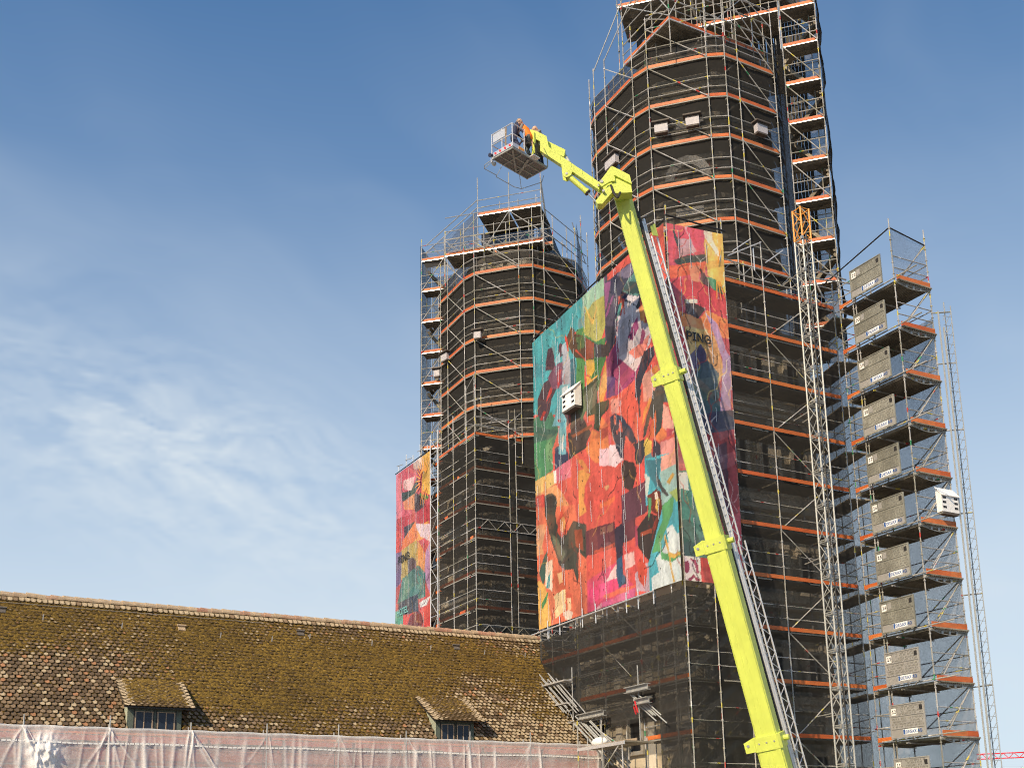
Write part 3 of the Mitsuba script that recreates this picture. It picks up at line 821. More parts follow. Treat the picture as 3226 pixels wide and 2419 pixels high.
t1, t2 = np.array(s1) + bk * 1.9, np.array(s2) + bk * 1.9
for p in (t1, t2):
    tube('pole', SL, (*p, 22.0), (*p, 38.0))
for j, z in enumerate(lev):
    for h in (0.5, 1.0):
        tube('rail', SL, (*t1, z + h), (*t2, z + h), 0.022)
    tube('brace', SL, (*(t1 if j % 2 else t2), z), (*(t2 if j % 2 else t1), z + 2.0))
nt, uv = netgrid(t1 + bk * .15, t2 + bk * .15, 22.0, 36.8, bk, 0.05, 2)
put('net', nt, 'net_grey', SL, smooth=True, uv=uv)
nt, uv = netgrid(np.array(s1) - (0.05, -0.05), t1 - (0.05, -0.05), 22.0, 37.9, A3(-.7, .7), 0.08, 4)
put('net', nt, 'net_dark', SL, smooth=True, uv=uv)

# ------------------------------------------------------------------ lower scaffold at the foot of the right tower
FS = thing('facade_scaffold', 'netted scaffold with long orange toe boards at the foot of the right tower', 'scaffold')
LVF = [5.77 + 2 * i for i in range(9, -2, -1)]                     # 23.77 ... 3.77
XR = [25.65, 27.0, 28.4, 30.4, 32.97, 34.2]
nets = [(0.3, 11.1), (0.3, 11.1), (0.3, 23.9), (0.3, 23.9), (0.3, 23.9)]
skip = {(i, j) for i in (0, 1) for j, z in enumerate(LVF) if z > 11}
scaffold(FS, [(x, 33.5) for x in XR], LVF, (30, 40), 25.4, 0.0, braces='x', brace_bays=(3,), net=nets, net_side='out', board_off=-0.06, post_shift=(0, -0.05), no_board=(0, 1), net_off=-0.015, netmat=['net_dark', 'net_dark', 'net_mid', 'net_mid', 'net_mid'], post_top=[26.4, 11.5, 26.5, 26.0, 25.2, 25.0], deck=1.0, skip=skip)
YL = [33.5, 34.27, 35.3, 36.35, 38.9, 40.85, 42.9, 43.87]
netz = [(0.3, 11.0), (0.3, 11.0), (6.45, 11.0), (6.5, 10.95), (6.7, 10.9), (7.15, 10.85), (8.65, 10.8)]
scaffold(FS, [(25.65, y) for y in YL], [9.77, 7.77, 5.77, 3.77], (30, 39), 25.3, 2.5, braces='/', brace_bays=(3,), net=netz, net_side='out', net_off=-0.06, post_top=[26.4, 11.4, 11.5, 11.4, 25.4, 11.5, 25.3, 25.2], deck=1.0,
         skip={(i, j) for i in range(7) for j in range(4) if (j == 3 and i > 1) or (j == 2 and i > 2) or (i >= 5 and j >= 1)}, no_post=(0,))
for z in (8.45, 6.75):                                              # lattice girders behind the netting
    y0, y1 = (42.8, 34.4) if z > 8 else (40.8, 35.4)
    g = MB(); n = int(abs(y0 - y1) / 0.45)
    g.tube((25.95, y0, z), (25.95, y1, z), 0.024).tube((25.95, y0, z + 0.48), (25.95, y1, z + 0.48), 0.024)
    for k in range(n):
        a, b = y0 + (y1 - y0) * k / n, y0 + (y1 - y0) * (k + 1) / n
        g.tube((25.95, a, z + (0.48 if k % 2 else 0)), (25.95, b, z + (0 if k % 2 else 0.48)), 0.016, 5)
    put('lattice_girder', g, 'tube', FS, smooth=40)
g = MB()                                                            # girder above the top lift of the right face
g.tube((28.5, 33.6, 24.35), (33.0, 33.6, 24.35), 0.022).tube((28.5, 33.6, 24.85), (33.0, 33.6, 24.85), 0.022)
for k in range(9):
    g.tube((28.5 + .5 * k, 33.6, 24.35 + .5 * (k % 2)), (29 + .5 * k, 33.6, 24.85 - .5 * (k % 2)), 0.016, 5)
put('lattice_girder', g, 'galv', FS, smooth=40)
tube('bottom_rail', FS, (25.42, 44.3, 11.12), (25.42, 35.1, 11.22), 0.032, 'alu')
tube('top_rail', FS, (25.55, 44.1, 24.93), (25.55, 33.4, 25.72), 0.034, 'dark')
tube('top_rail', FS, (25.6, 33.40, 25.92), (28.55, 33.40, 25.96), 0.034, 'dark')
for y in (35.2, 36.2, 37.0, 38.1, 38.9, 39.2, 40.2, 40.9, 41.3, 42.0, 43.0, 43.5):
    tube('hanger', FS, (25.5 + 0.35 * (int(y * 10) % 2), y, 10.75), (25.5 + 0.35 * (int(y * 10) % 2), y, 11.55), 0.026, 'alu')
for y in (36.9, 39.0, 41.1, 43.2):
    g = MB()
    g.beam((25.45, y, 11.0), (26.6, y, 11.0), 0.05, 0.06).beam((25.45, y + 0.5, 11.02), (26.6, y + 0.5, 11.02), 0.05, 0.06)
    put('bracket', g, 'tube', FS)
# stair flights behind the netting at the corner
for z in (9.77, 7.97, 6.0, 4.0, 2.0):
    a, b = A3(25.75, 33.85, z - 0.1), A3(28.3, 33.85, z + 1.85)
    F_ = put('stair_flight', MB().beam(a, b, 0.05, 0.2).beam(a + (0, 0.6, 0), b + (0, 0.6, 0), 0.05, 0.2), 'galv', FS)
    for h in (0.55, 1.0):
        tube('stair_rail', FS, a + (0, 0, h), b + (0, 0, h), 0.02)
    for k in range(9):
        c = a + (b - a) * (k + 0.4) / 9
        put('tread', MB().box(c + (-0.12, 0.03, 0.05), c + (0.13, 0.57, 0.085)), 'galv', F_)
for x, yz in ((30.6, 23.9), (28.9, 24.0)):
    for a, b in (((x, 33.45, yz + 1.2), (x + 1.0, 33.45, yz + 2.0)), ((x - .6, 33.45, yz + 0.7), (x - .6, 33.45, yz + 1.7))):
        tube('rail', FS, a, b, 0.026, 'alu')
tube('rail', FS, (28.6, 33.4, 24.9), (30.4, 33.4, 25.95), 0.026, 'alu')

# lower scaffold at the foot of the left tower
FL = thing('facade_scaffold', 'netted corner scaffold at the foot of the left tower, above the mossy roof', 'scaffold')
LVL = [23.46, 21.6, 19.72, 17.85, 15.98, 14.09, 12.2]
scaffold(FL, [(27.0, 57.05), (27.0, 55.2), (27.0, 53.6), (27.0, 52.6), (29.05, 52.6), (29.45, 52.6), (33.0, 52.6)], LVL, (33, 58), 25.0, 8.0, braces='', net=(8.0, 23.5), net_side='out', post_top=[24.6, 25.4, 26.6, 26.9, 25.2, 25.3, 24.6], deck=1.0, skip={(4, j) for j in range(7)})
for y0, y1 in ((57.05, 58.0),):
    g = MB()
    for y in (y0, y1):
        g.tube((26.92, y, 8.0), (26.92, y, 25.2), 0.03)
    n = 18
    for k in range(n):
        z = 8 + k * 0.94
        g.tube((26.92, y0, z), (26.92, y1, z), 0.018, 5).tube((26.92, y0 if k % 2 else y1, z), (26.92, y1 if k % 2 else y0, z + 0.94), 0.018, 5)
    put('lattice_column', g, 'alu', FL, smooth=40)
for z in LVL:
    put('toe_board', MB().beam((27.35, 57.2, z + 0.1), (27.35, 58.3, z + 0.1), 0.03, 0.17), 'orange', FL)
    put('deck', MB().box((27.4, 57.2, z - 0.06), (28.2, 58.3, z)), 'deck', FL)
    tube('rail', FL, (27.3, 57.1, z + .9), (27.3, 58.3, z + .9), 0.02)
g = MB()
for (p, q) in (((27.1, 52.55, 12.75), (33, 52.55, 12.75)), ((27.1, 52.55, 13.25), (33, 52.55, 13.25)), ((27.1, 52.55, 18.35), (33, 52.55, 18.35)), ((27.1, 52.55, 18.85), (33, 52.55, 18.85))):
    g.tube(p, q, 0.022)
for z in (12.75, 18.35):
    for k in range(11):
        g.tube((27.2 + .5 * k, 52.55, z + .5 * (k % 2)), (27.7 + .5 * k, 52.55, z + .5 - .5 * (k % 2)), 0.016, 5)
put('lattice_girder', g, 'tube', FL, smooth=40)
for p, q in [((27, 53.6, 26.3), (27, 52.6, 26.8)), ((27, 53.6, 25.6), (27.6, 52.0, 25.5)), ((27, 55.2, 25.0), (27, 53.6, 24.9)), ((29.05, 52.6, 24.6), (27, 52.6, 24.5)), ((27, 57.05, 24.4), (27, 55.2, 24.5)), ((27, 52.6, 24.0), (31, 52.6, 24.2)), ((29.05, 52.6, 24.4), (30.0, 52.6, 25.3))]:
    tube('rail', FL, p, q, 0.026, 'galv')
for y in (58.8, 59.8, 60.8, 61.8, 62.9):
    tube('pole', FL, (27.1, y, 8), (27.1, y, 24.9 + 0.35 * (int(y) % 2)), 0.026, 'alu')
tube('top_rail', FL, (27.0, 63.2, 24.42), (27.0, 57.3, 24.42), 0.03, 'dark')
for y in (59.2, 60.9, 62.2):
    tube('rail', FL, (27.05, y, 24.75), (27.05, y + 0.9, 24.9), 0.022, 'galv')

# ------------------------------------------------------------------ printed banners
ART_MAIN=[(60,175,190,0,13.3,4.6,13.87,4.5,12.3,3.66,12.52,3.71,11.23,3.57,8.73,-0.14,10.03),
(75,135,110,-0.01,9.81,1.59,9.54,2.12,8.52,1.5,7.71,1.26,6.91,-0.17,6.28),
(70,110,100,0.17,9.35,2.18,8.46,1.53,8.37,0.6,8.31,0.13,8.32),
(75,150,105,-0.05,8.58,1.61,8.32,1.53,6.84,-0.13,6.78),
(60,70,105,1.77,7.78,2.03,7.83,2.82,7.3,2.92,6.86,1.73,6.85),
(70,65,65,2.93,8.12,4.36,7.81,4.32,6.99,2.92,6.9),
(85,150,85,3.78,12.54,4.51,12.44,4.34,9.65,4.46,8.59,3.57,8.73),
(185,182,85,4.6,14.4,6.23,14.86,6.02,11.7,5.74,11.31,5.28,11.39,4.46,12.08),
(155,200,175,4.42,13.6,6.09,13.72,6.05,13.15,5.27,13.23,4.38,12.92),
(235,190,70,4.56,13.4,4.78,13.02,5.16,12.44,5.48,12.85,5.35,13.6,5.54,12.8,5.21,12.22,5.09,12.27,4.66,13.04),
(75,140,75,4.46,12.08,5.28,11.39,6.02,11.26,6.01,10.32,5.46,9.73,5.04,9.39,4.38,10.76),
(85,78,105,6.09,13.72,6.79,13.63,7.13,12.77,6.89,11.03,6,11.07),
(155,85,145,6.09,13.68,6.56,13.57,6.36,13.01,6.09,12.38),
(150,80,140,6.57,12.85,6.74,12.87,6.3,12.22,6.07,12.09,6.08,12.25),
(50,55,88,6.57,13.67,7.9,13.71,8.43,13.66,8.82,11.84,8.3,11.87,7.48,12.37,6.75,12.91,6.53,13),
(115,108,145,7.08,13.67,8.17,13.69,8.41,13.27,7.86,13.1,7.07,13.57),
(80,145,145,7.86,13.1,8.51,13.19,8.77,12.54,8.52,12.04,7.81,12.42,7.4,12.74),
(48,78,85,7.8,13,8.57,12.64,8.74,12.07,8.02,12.33,7.46,12.78),
(60,60,80,6.07,11.75,6.78,11.45,6.79,10.78,6.09,10.34),
(175,60,120,6,10.3,6.9,10.77,7.39,10.08,8.71,9.45,8.43,9.15,8.08,8.65,6.62,8.39,5.92,8.64),
(110,60,130,6.01,9.17,6.37,9.5,6.55,8.97,6.3,8.51,5.97,8.62),
(105,65,130,6.02,9.53,6.67,9.29,6.62,8.49,6.12,8.48,5.98,8.89),
(80,160,160,7.1,12.35,7.37,12.29,7.05,11.63,6.88,11.64),
(222,212,225,7.81,12.39,8.57,12.01,8.48,11.47,9.36,10.17,9.17,9.77,8.09,8.93,6.99,10.01,6.89,11.03,7.15,11.59,7.47,12.24),
(218,208,222,6.97,11.87,9.23,10.89,9.23,10.25,8.74,9.82,8.07,9.87,7.55,9.98,7.33,9.94,7.06,10.67),
(60,70,85,7.48,12.37,8.39,11.7,8.62,11.93,8.59,11.55,8.38,11.48,8.29,11.72,7.58,12.2),
(220,85,55,7.34,12.3,7.5,12.23,7.54,11.68,7.46,11.72),
(232,125,112,7.6,9.96,8.44,10.01,9.17,10.18,8.76,9.4,8.3,9.49,8.09,9.48,7.95,9.69),
(170,60,130,8.36,11.2,8.43,10.72,7.98,10.32,7.68,10.61,8.14,11.07),
(165,70,130,7.94,10.96,8.4,10.83,8,10.32,7.77,10.48),
(150,60,110,8.64,10.6,8.88,10.31,8.65,9.93,8.44,9.98),
(235,155,75,8.48,11.41,8.8,11.59,9.17,11.04,9.23,10.53,8.79,10.75,8.55,10.99),
(222,80,65,8.85,11.5,9.02,11.1,9.14,10.67,8.84,10.73),
(236,95,78,6.05,8.6,8.12,8.16,8.69,6.9,8.37,5.96,7.71,6.05,5.94,6.88),
(238,90,70,6.63,8.42,8.08,8.65,8.57,7.53,8.5,6.62,6.39,7.34),
(60,60,80,8.72,9.58,9.43,9.54,9.44,9.13,8.87,8.79,8.54,8.48,8.18,7.82,7.98,7.9,8.02,8.42,8.44,9.21),
(58,58,72,8.03,8.26,8.43,8.12,8.27,7.36,8.34,6.99,8.19,6.98,8.18,7.55),
(228,155,142,8.65,8.62,9.56,8.68,9.91,8.2,10.19,6.94,8.57,7.53,8.48,8.44),
(235,140,60,9.05,8.63,9.55,8.65,9.76,8.2,9.33,8.36),
(70,95,105,9.17,7.53,9.6,7.98,9.96,7.63,10.19,6.94,9.2,7.3),
(240,162,62,5.98,10.27,6.03,9.78,5.98,8.94,5.42,9.15),
(240,160,60,5.42,9.09,6.02,9.5,5.98,8.99,5.55,8.39,5.33,8.56),
(246,192,52,4.53,10.84,5.12,10.68,5.11,10.14,4.84,9.97,4.53,10.23),
(242,175,60,4.49,10.17,4.89,9.85,5.3,9.86,5.04,9.39,4.52,9.55),
(75,110,65,5.11,9.6,5.64,9.8,5.43,9.24,5.25,9.14),
(88,60,78,1.18,12.02,1.41,12.62,1.71,12.59,1.91,12.09,1.98,11.42,1.16,11.66),
(95,60,75,2.25,12.24,2.39,12.54,2.64,12.37,2.55,11.84,2.29,11.8),
(85,65,78,0.37,10.59,1,11.15,1.87,11.15,2.1,10.57,1.62,10.14,1.46,9.66,1.05,9.27,0.65,9.44,0.4,9.85),
(200,60,60,1.23,10.35,1.58,10.76,1.85,10.94,1.63,10.42,1.15,10.13),
(190,55,50,0.59,9.53,0.94,9.84,1.13,9.7,0.79,9.4),
(130,80,110,1.96,11.64,2.66,11.58,2.83,11.09,2.53,10.32,1.64,10.65,1.34,11.3),
(205,60,75,2.13,11.29,2.45,11.27,2.29,10.59,2.09,10.48),
(60,100,120,3.22,11.43,3.59,11.35,3.64,10.08,3.42,9.47,3.16,10.26),
(102,76,60,2.9,12.48,3.43,12.86,3.66,12.59,3.65,12.45,4.25,12.13,5.16,11.41,5.12,10.68,4.42,10.95,3.59,11.35,3.25,11.91,2.83,12.4),
(90,120,75,3.71,12.29,4.42,11.99,4.45,11.49,3.85,11.6),
(172,82,48,4.48,11.96,5.16,11.37,5.12,10.74,4.54,10.87,4.44,11.32),
(224,62,45,2.91,12.69,3.03,12.43,3.15,11.84,3,11.9,2.84,12.54),
(226,70,40,3.73,11.68,4.19,11.18,4.54,10.87,4.47,10.83,4.08,11.23,3.61,11.69),
(72,60,62,5.16,11.37,5.55,11.15,6.39,10.87,6.24,10.36,5.18,10.72),
(178,185,205,2.57,12.33,2.9,12.37,3.22,11.29,3.26,9.94,2.46,10.24,2.6,11.53),
(150,200,220,1.97,11.92,2.37,12.09,2.41,11.61,2.02,11.69),
(120,195,215,2.29,10.56,3.16,10.31,3.11,9.42,2.82,8.63,2.68,7.23,2.06,7.43,2.19,8.7,1.62,8.83,2.12,9.78),
(210,225,235,2.47,10.36,3.03,10.29,2.92,9.35,2.48,9.3),
(85,175,205,2.32,8.8,2.7,8.74,2.73,8.18,2.41,8.07),
(112,80,92,2.34,9.21,2.67,9.32,3.03,9.11,3.1,8.67,2.93,8.32,2.8,8.84,2.53,9.18),
(200,60,70,1.98,9.02,2.33,9,2.32,8.83,2.13,8.86),
(240,240,245,2.35,8.09,2.55,8.24,2.44,7.41,2.32,7.62),
(86,70,70,3.19,9.74,4.04,9.6,4.15,8.38,4.69,7.52,4.19,7.02,3.11,7.2),
(80,110,75,3.38,9.78,4.46,9.65,4.54,8.91,4.02,8.28,3.75,8.85),
(150,85,55,3.15,7.93,4.77,7.89,4.87,7.73,3.26,7.76),
(70,80,66,4.23,9.7,5.29,9.78,5.22,8.67,6.12,8.51,6.04,8.11,5.52,8,5.31,7.38,4.93,7.64,5.01,8.14,4.38,8.36),
(240,130,66,4.75,7.67,5.31,7.35,5.52,7.97,6.04,7.39,5.95,6.78,5.75,6.26,4.4,6.69),
(205,75,60,5.49,7.45,6.04,7.39,5.96,7.03,5.51,6.92),
(235,112,62,4.5,8.35,5.02,8.24,4.95,8,4.6,8.08),
(242,155,142,6.22,8.44,6.77,8.31,6.89,7.68,6.24,7.78),
(225,95,115,5.98,7.25,6.23,6.88,6.09,6.47,6,6.76),
(240,135,70,4.2,7,4.96,7.08,6.02,6.8,5.95,5.83,4.96,6.13,4.41,6.7),
(240,195,212,5.31,6.63,6.56,6.29,6.74,5.79,7.1,5.62,6.46,5.57,5.26,5.93),
(244,215,228,5.97,6.56,6.49,6.46,6.61,5.94,6.92,5.68,6.37,5.48,5.95,5.79),
(55,66,92,6.16,7.71,6.6,7.72,7.12,7.41,7.56,6.82,7.97,6.09,7.61,6.08,7.22,6.59,7.02,5.96,7.05,5.66,6.74,5.79,6.51,6.37,6.18,7.22),
(225,105,85,6.44,7.68,6.57,7.61,6.57,7.25,6.44,7.36),
(225,90,70,6.61,7.04,6.72,7.01,6.7,6.82,6.6,6.89),
(220,85,70,6.85,7.38,7.02,7.16,7.02,6.78,6.77,6.93),
(60,62,75,7.66,6.07,8.43,6.03,8.42,5.36,8.1,5.09,7.8,5.18,7.84,5.76),
(70,80,82,9.21,7.76,9.97,7.48,9.78,6.67,9.56,6.05,9.16,5.88,9.3,6.38,8.94,6.81,8.59,6.16,8.38,6.08,8.45,6.42,8.75,6.94,9.08,7.38),
(240,160,60,8.51,7.12,8.99,7.56,9.08,7.38,8.64,6.92,8.36,6.52),
(230,110,60,8.9,6.28,9.35,7.01,9.3,6.44,9.11,5.84,8.68,6.01),
(236,168,155,9.84,7.02,10.1,6.77,10.47,5.51,10.02,5.78,9.67,6.11),
(240,130,70,9.11,5.81,9.67,6.14,10.01,5.66,9.48,5.57),
(236,150,146,9.48,5.54,10.47,5.45,10.51,4.26,9.4,4.6),
(205,70,90,9.94,5.98,10.31,5.8,10.2,5.6,9.92,5.63),
(228,192,75,8.41,5.88,8.63,6.03,8.96,5.77,8.87,5.31,8.42,5.3),
(60,60,78,9.06,5.82,9.47,5.45,9.43,4.98,9.17,4.76,8.9,5,9.04,5.56),
(90,150,165,8.42,5.3,8.87,5.37,8.97,4.73,8.34,4.93),
(228,112,142,1.73,6.85,3.05,6.89,3.06,6.11,2.32,6.13,1.76,6.33),
(242,196,108,-0.13,6.81,1.59,6.79,1.75,6.16,-0.16,6.11),
(240,235,230,1.56,6.8,1.79,6.8,1.79,6.18,1.63,6.23),
(240,158,98,-0.16,6.15,1.75,6.12,2.29,5.59,2.87,4.86,2.84,4.34,-0.2,5.14),
(225,70,60,0.11,6.07,0.77,5.99,0.78,5.5,0.85,4.86,-0.2,5.14),
(226,80,62,2,4.9,2.38,4.88,2.55,4.52,1.93,4.65),
(240,160,70,3.61,6.21,4.03,6.12,4.59,5.75,4.1,5.38,3.95,4.8,4.15,4.25,3.55,4.15),
(226,80,70,4.09,5.25,4.69,5.5,5.79,5.01,6.76,4.95,6.88,4.32,6.51,3.62,4.14,4.06),
(240,110,55,5.18,4.29,6.56,4.35,6.55,4.17,5.17,4.1),
(238,170,120,5.56,4.92,5.84,4.97,5.94,4.81,5.66,4.73),
(232,140,70,3.58,6.63,3.94,6.61,4.65,5.83,4.14,6.02),
(236,112,76,-0.03,5.57,3.24,4.79,4.01,2.23,3.97,-0.11,-0.06,-0.11),
(238,165,110,0.16,4.67,0.84,4.61,0.55,3.26,0.1,3.31),
(60,60,60,0.77,5.89,1.35,5.86,1.73,5.62,1.83,5.35,1.69,4.91,1.49,4.7,0.85,4.86,0.78,5.5),
(75,76,70,0.88,5.32,1.65,5.11,1.67,4.4,2.44,3.68,3.1,4.14,4.1,3.71,4.06,2.22,3.63,2.6,3.55,2.95,3.3,1.33,2.98,2.07,2.36,2.16,1.84,2.5,1.25,3.74,0.95,4.58),
(160,75,50,3.18,3.72,3.79,3.62,3.84,2.66,3.24,2.97),
(110,120,95,1.26,4.03,1.79,3.67,2.4,2.89,2.06,2.56,1.56,3.37),
(226,76,50,1.78,4.48,2.24,4.92,2.63,4.26,2.56,3.82,2.12,3.64,1.81,3.95),
(246,165,92,2,4.43,2.28,4.56,2.47,4.25,2.29,3.83,2.03,3.96),
(232,90,60,0.71,4.17,1.05,4.26,1.11,3.31,0.76,2.86,0.46,3.64),
(70,110,100,0.55,3.15,0.89,3.36,0.73,2.29,0.48,1.76,0.17,2.52),
(247,228,208,0.74,2.87,1.31,2.85,1.24,1.42,0.65,1.84),
(50,160,168,0.83,2.03,1.13,2.43,1.01,1.65,0.76,1.7),
(224,100,62,1.35,2.38,2.2,2.19,2.23,1.73,2.26,1.27,1.46,1.44),
(250,192,135,1.64,2.2,2.07,2.13,2.05,1.71,1.8,1.68),
(250,222,165,1.34,1.23,1.89,1.35,2.26,1.38,2.25,0.49,1.4,0.2),
(246,188,84,0.1,2.19,0.65,1.84,0.99,0.84,1.11,-0.15,-0,-0.12),
(235,115,80,1.07,1.29,1.44,1.1,1.4,0.2,2.13,-0.11,1.06,-0.02),
(80,150,90,0.28,1.1,0.92,1.55,0.73,1.13,0.32,0.8),
(226,95,65,2.26,1.27,2.82,1.04,2.85,0.59,2.23,0.72),
(250,205,160,2.34,0.92,2.71,0.9,2.68,0.4,2.42,0.4),
(250,232,218,2.05,0.41,2.42,0.43,2.83,0.26,2.66,-0.09,2.2,0.11),
(110,56,72,4.04,3.45,6.49,3.3,7.67,3.41,7.59,2.28,6.23,2.25,4.02,2.39),
(145,98,88,5.6,3.27,6.07,3.31,6.05,2.94,5.58,2.97),
(138,92,84,5.17,3.3,5.5,3.28,5.48,2.97,5.15,3.02),
(190,75,55,4.63,2.47,6.43,2.41,6.42,2.26,4.62,2.36),
(230,62,115,4.06,1.34,6.19,1.62,7.55,1.72,7.42,-0.05,3.98,-0.06),
(228,80,70,4.02,2.34,6.23,2.19,6.2,1.72,4.07,1.45),
(242,50,128,4.03,0.91,5.59,1.01,6.34,1.16,6.3,0.54,4.2,0.33),
(250,212,222,5.4,1,6.19,1.57,6.49,1.29,6.24,0.98),
(240,100,75,5.17,0.46,6.3,0.54,7.46,0.45,7.45,0.3,5.35,0.31),
(226,92,152,3.92,-0.11,4.96,0.18,7.45,0.35,7.41,-0.2),
(245,180,200,4.37,-0.03,5.06,0.21,5.05,0),
(60,50,76,6.18,3.55,6.52,3.67,6.86,3.37,6.88,2.35,6.85,0.63,6.39,0.58,6.24,1.71,6.16,2.53),
(45,90,132,6.24,1.71,6.84,1.84,6.76,0.71,6.3,0.54,6.21,1.19),
(60,50,80,6.33,4.1,6.49,4.13,6.59,3.9,6.51,3.62,6.32,3.67),
(225,72,70,6.31,4.68,8.53,5.15,8.48,3.35,6.2,3.01),
(72,56,58,7.06,5.6,7.7,5.29,7.85,4.8,7.53,4.17,6.98,4.49,6.85,5.33),
(102,60,82,6.77,4.21,8.42,4.35,8.42,3.09,6.68,3),
(175,60,95,7.61,2.76,7.97,2.66,7.93,2.02,7.55,1.89),
(62,52,56,7.74,2.61,8.55,3.06,9.23,2.66,8.82,1.91,8.4,1.15,7.77,1.84),
(170,75,50,7.95,2.39,8.67,2.37,8.66,2.22,7.99,2.22),
(226,75,75,6.73,2.31,7.64,1.87,7.96,1.26,8.18,0.56,7.87,0.1,6.64,1.06),
(246,192,192,6.79,1.8,7.44,1.76,7.5,1.25,6.84,1.18),
(200,165,185,7.47,0.88,8.31,1.17,8.49,-0.03,7.51,0.17),
(216,70,50,7.64,1.22,7.93,1.48,8.29,0.86,8.06,0.16,7.72,0.55),
(62,182,206,8.4,5.24,10.44,4.87,10.43,-0.13,8.41,-0.07,8.35,1.11,9.23,2.66,8.35,3.38),
(240,165,150,9.41,4.98,10.36,4.9,10.35,4.37,9.45,4.37),
(150,190,190,9.36,4.4,10.32,4.43,10.3,3.27,9.43,3.08),
(215,228,225,8.35,4.65,8.65,4.39,8.46,3.68,8.35,3.82),
(218,232,238,9.62,2.13,10.05,2.18,10.48,1.39,10.44,-0.03,9.61,-0.01,8.57,-0.07,8.53,0.49,9.06,0.58,8.84,1.16,9.39,1.45,9.74,1.58),
(90,170,108,9.43,3.08,10.14,3.26,10.08,2.64,9.71,2.21,9.24,1.7,9.29,1.27,10.03,0.99,10.5,1.18,10.4,0.9,9.85,0.77,9.27,1.01,9.12,1.36,8.6,1.43,8.91,1.99,9.39,2.51),
(160,185,95,9.89,3.44,10.45,3.49,10.39,2.77,10.21,3.08),
(228,182,70,9.56,1.94,9.71,1.17,9.99,0.02,9.87,0.02,9.69,0.96,9.47,1.85),
(228,182,70,9.63,1.24,10.04,1.04,10.46,1.09,10.45,0.99,10.02,0.88,9.65,1.02),
(210,165,75,9.76,3.9,10.13,4.17,10.24,4.03,9.92,3.75),
(122,52,46,8.46,3.73,9.06,3.84,9.39,3.63,9.45,3.08,9.23,2.66,8.84,2.22,8.67,2.37,9.06,2.81,8.64,3.09,8.48,2.7),
(80,160,110,8.5,3.61,8.7,3.61,8.66,3.08,8.48,2.7),
(232,188,82,9.08,3.61,9.3,3.34,9.09,2.91,8.95,3.11),
(235,225,215,8.91,3.72,9.14,3.73,9.2,3.47,8.98,3.43),
(60,130,152,8.48,5.16,9.49,4.9,9.36,4.34,9.06,3.89,8.57,4.53),
(80,80,85,9.01,4.39,9.18,4.29,9.89,3.33,9.71,3.33,9.08,4.1)]
ART_RIGHT=[(205,68,92,-0.19,14.55,3,14.65,2.84,11.67,-0.1,11.82),
(60,70,75,0.32,14.18,0.68,13.55,0.76,13.29,0.54,13.23),
(180,140,150,0.57,13.74,1.21,13.9,1.43,13.4,0.52,12.9),
(52,72,72,0.33,12.79,0.97,13.12,1.94,13.41,1.91,13.07,0.94,12.67,0.38,12.59),
(222,172,66,2.01,14.39,2.92,14.4,2.79,11.82,1.94,12.52,1.84,13.84),
(236,215,185,1.68,14.36,2.2,14.33,2.36,13.91,2.65,13.48,2.63,13.25,2.1,13.91),
(232,90,52,-0,12.44,1.85,13.08,1.82,12.6,0.03,11.9),
(230,140,105,1,12.68,1.58,12.82,1.46,12.02,1.08,11.98),
(62,128,92,1.77,12.42,2.32,12.44,2.66,11.79,2.15,11.9),
(72,46,52,1.58,12.77,1.87,12.39,2.09,11.89,1.84,11.06,1.53,11.21),
(188,46,66,-0.09,11.93,1.53,12.09,2.72,11.81,2.73,11.03,0.2,10.8),
(66,52,56,0.66,11.18,1.4,11.12,1.74,11.04,1.29,10.47,0.81,10.61),
(205,185,170,0.72,11.19,1.35,11.33,1.34,11.17,0.77,11.04),
(236,122,56,0.44,10.64,0.81,10.61,1.42,10.53,1.77,10.99,2.71,10.81,2.71,9.98,0.52,10.01),
(202,162,82,0.65,10.04,1.71,10.16,1.78,8.45,0.68,8.61),
(225,160,80,1.7,10.05,2.2,9.88,2.42,8.57,2.12,7.98,1.72,8.54),
(178,138,182,1.7,10.86,2.24,10.54,2.72,9.17,2.64,6.48,2.07,6.38,2.39,9.1),
(72,66,98,0.82,8.9,1.35,9.49,1.63,9.06,1.44,8.12,0.83,8.16),
(60,92,98,0.83,8.16,1.68,8.86,2.15,8.41,2.13,6.39,0.74,5.9),
(55,60,85,0.53,6.38,2.68,7.01,2.68,5.43,0.56,4.85),
(150,45,55,0.97,5.68,2.81,6.24,2.67,2.85,0.85,2.13),
(80,45,65,1.68,5.28,2.32,5.64,2.29,2.81,1.61,2.72),
(62,125,120,-0.14,4.12,1.52,4.36,1.53,0.96,-0.04,0.79),
(195,208,214,-0.09,4.07,0.42,4.15,0.41,3.45,-0.06,3.5),
(42,82,82,0.02,2.25,0.37,2.34,0.81,1.51,0.71,0.87,-0.01,0.8),
(235,225,235,-0.04,0.9,0.78,0.91,0.74,-0.05,-0.07,-0.08),
(140,35,75,0.04,0.6,0.26,0.77,0.3,0.42,0.04,0.14),
(140,35,75,0.15,-0,0.41,0.23,0.71,0.05,0.58,-0.01,0.41,0.1,0.27,-0.04),
(150,45,85,0.3,0.83,0.64,0.81,0.7,0.31,0.6,0.3,0.5,0.65),
(192,42,48,0.77,0.93,1.91,0.95,1.82,-0.26,0.74,-0.05)]
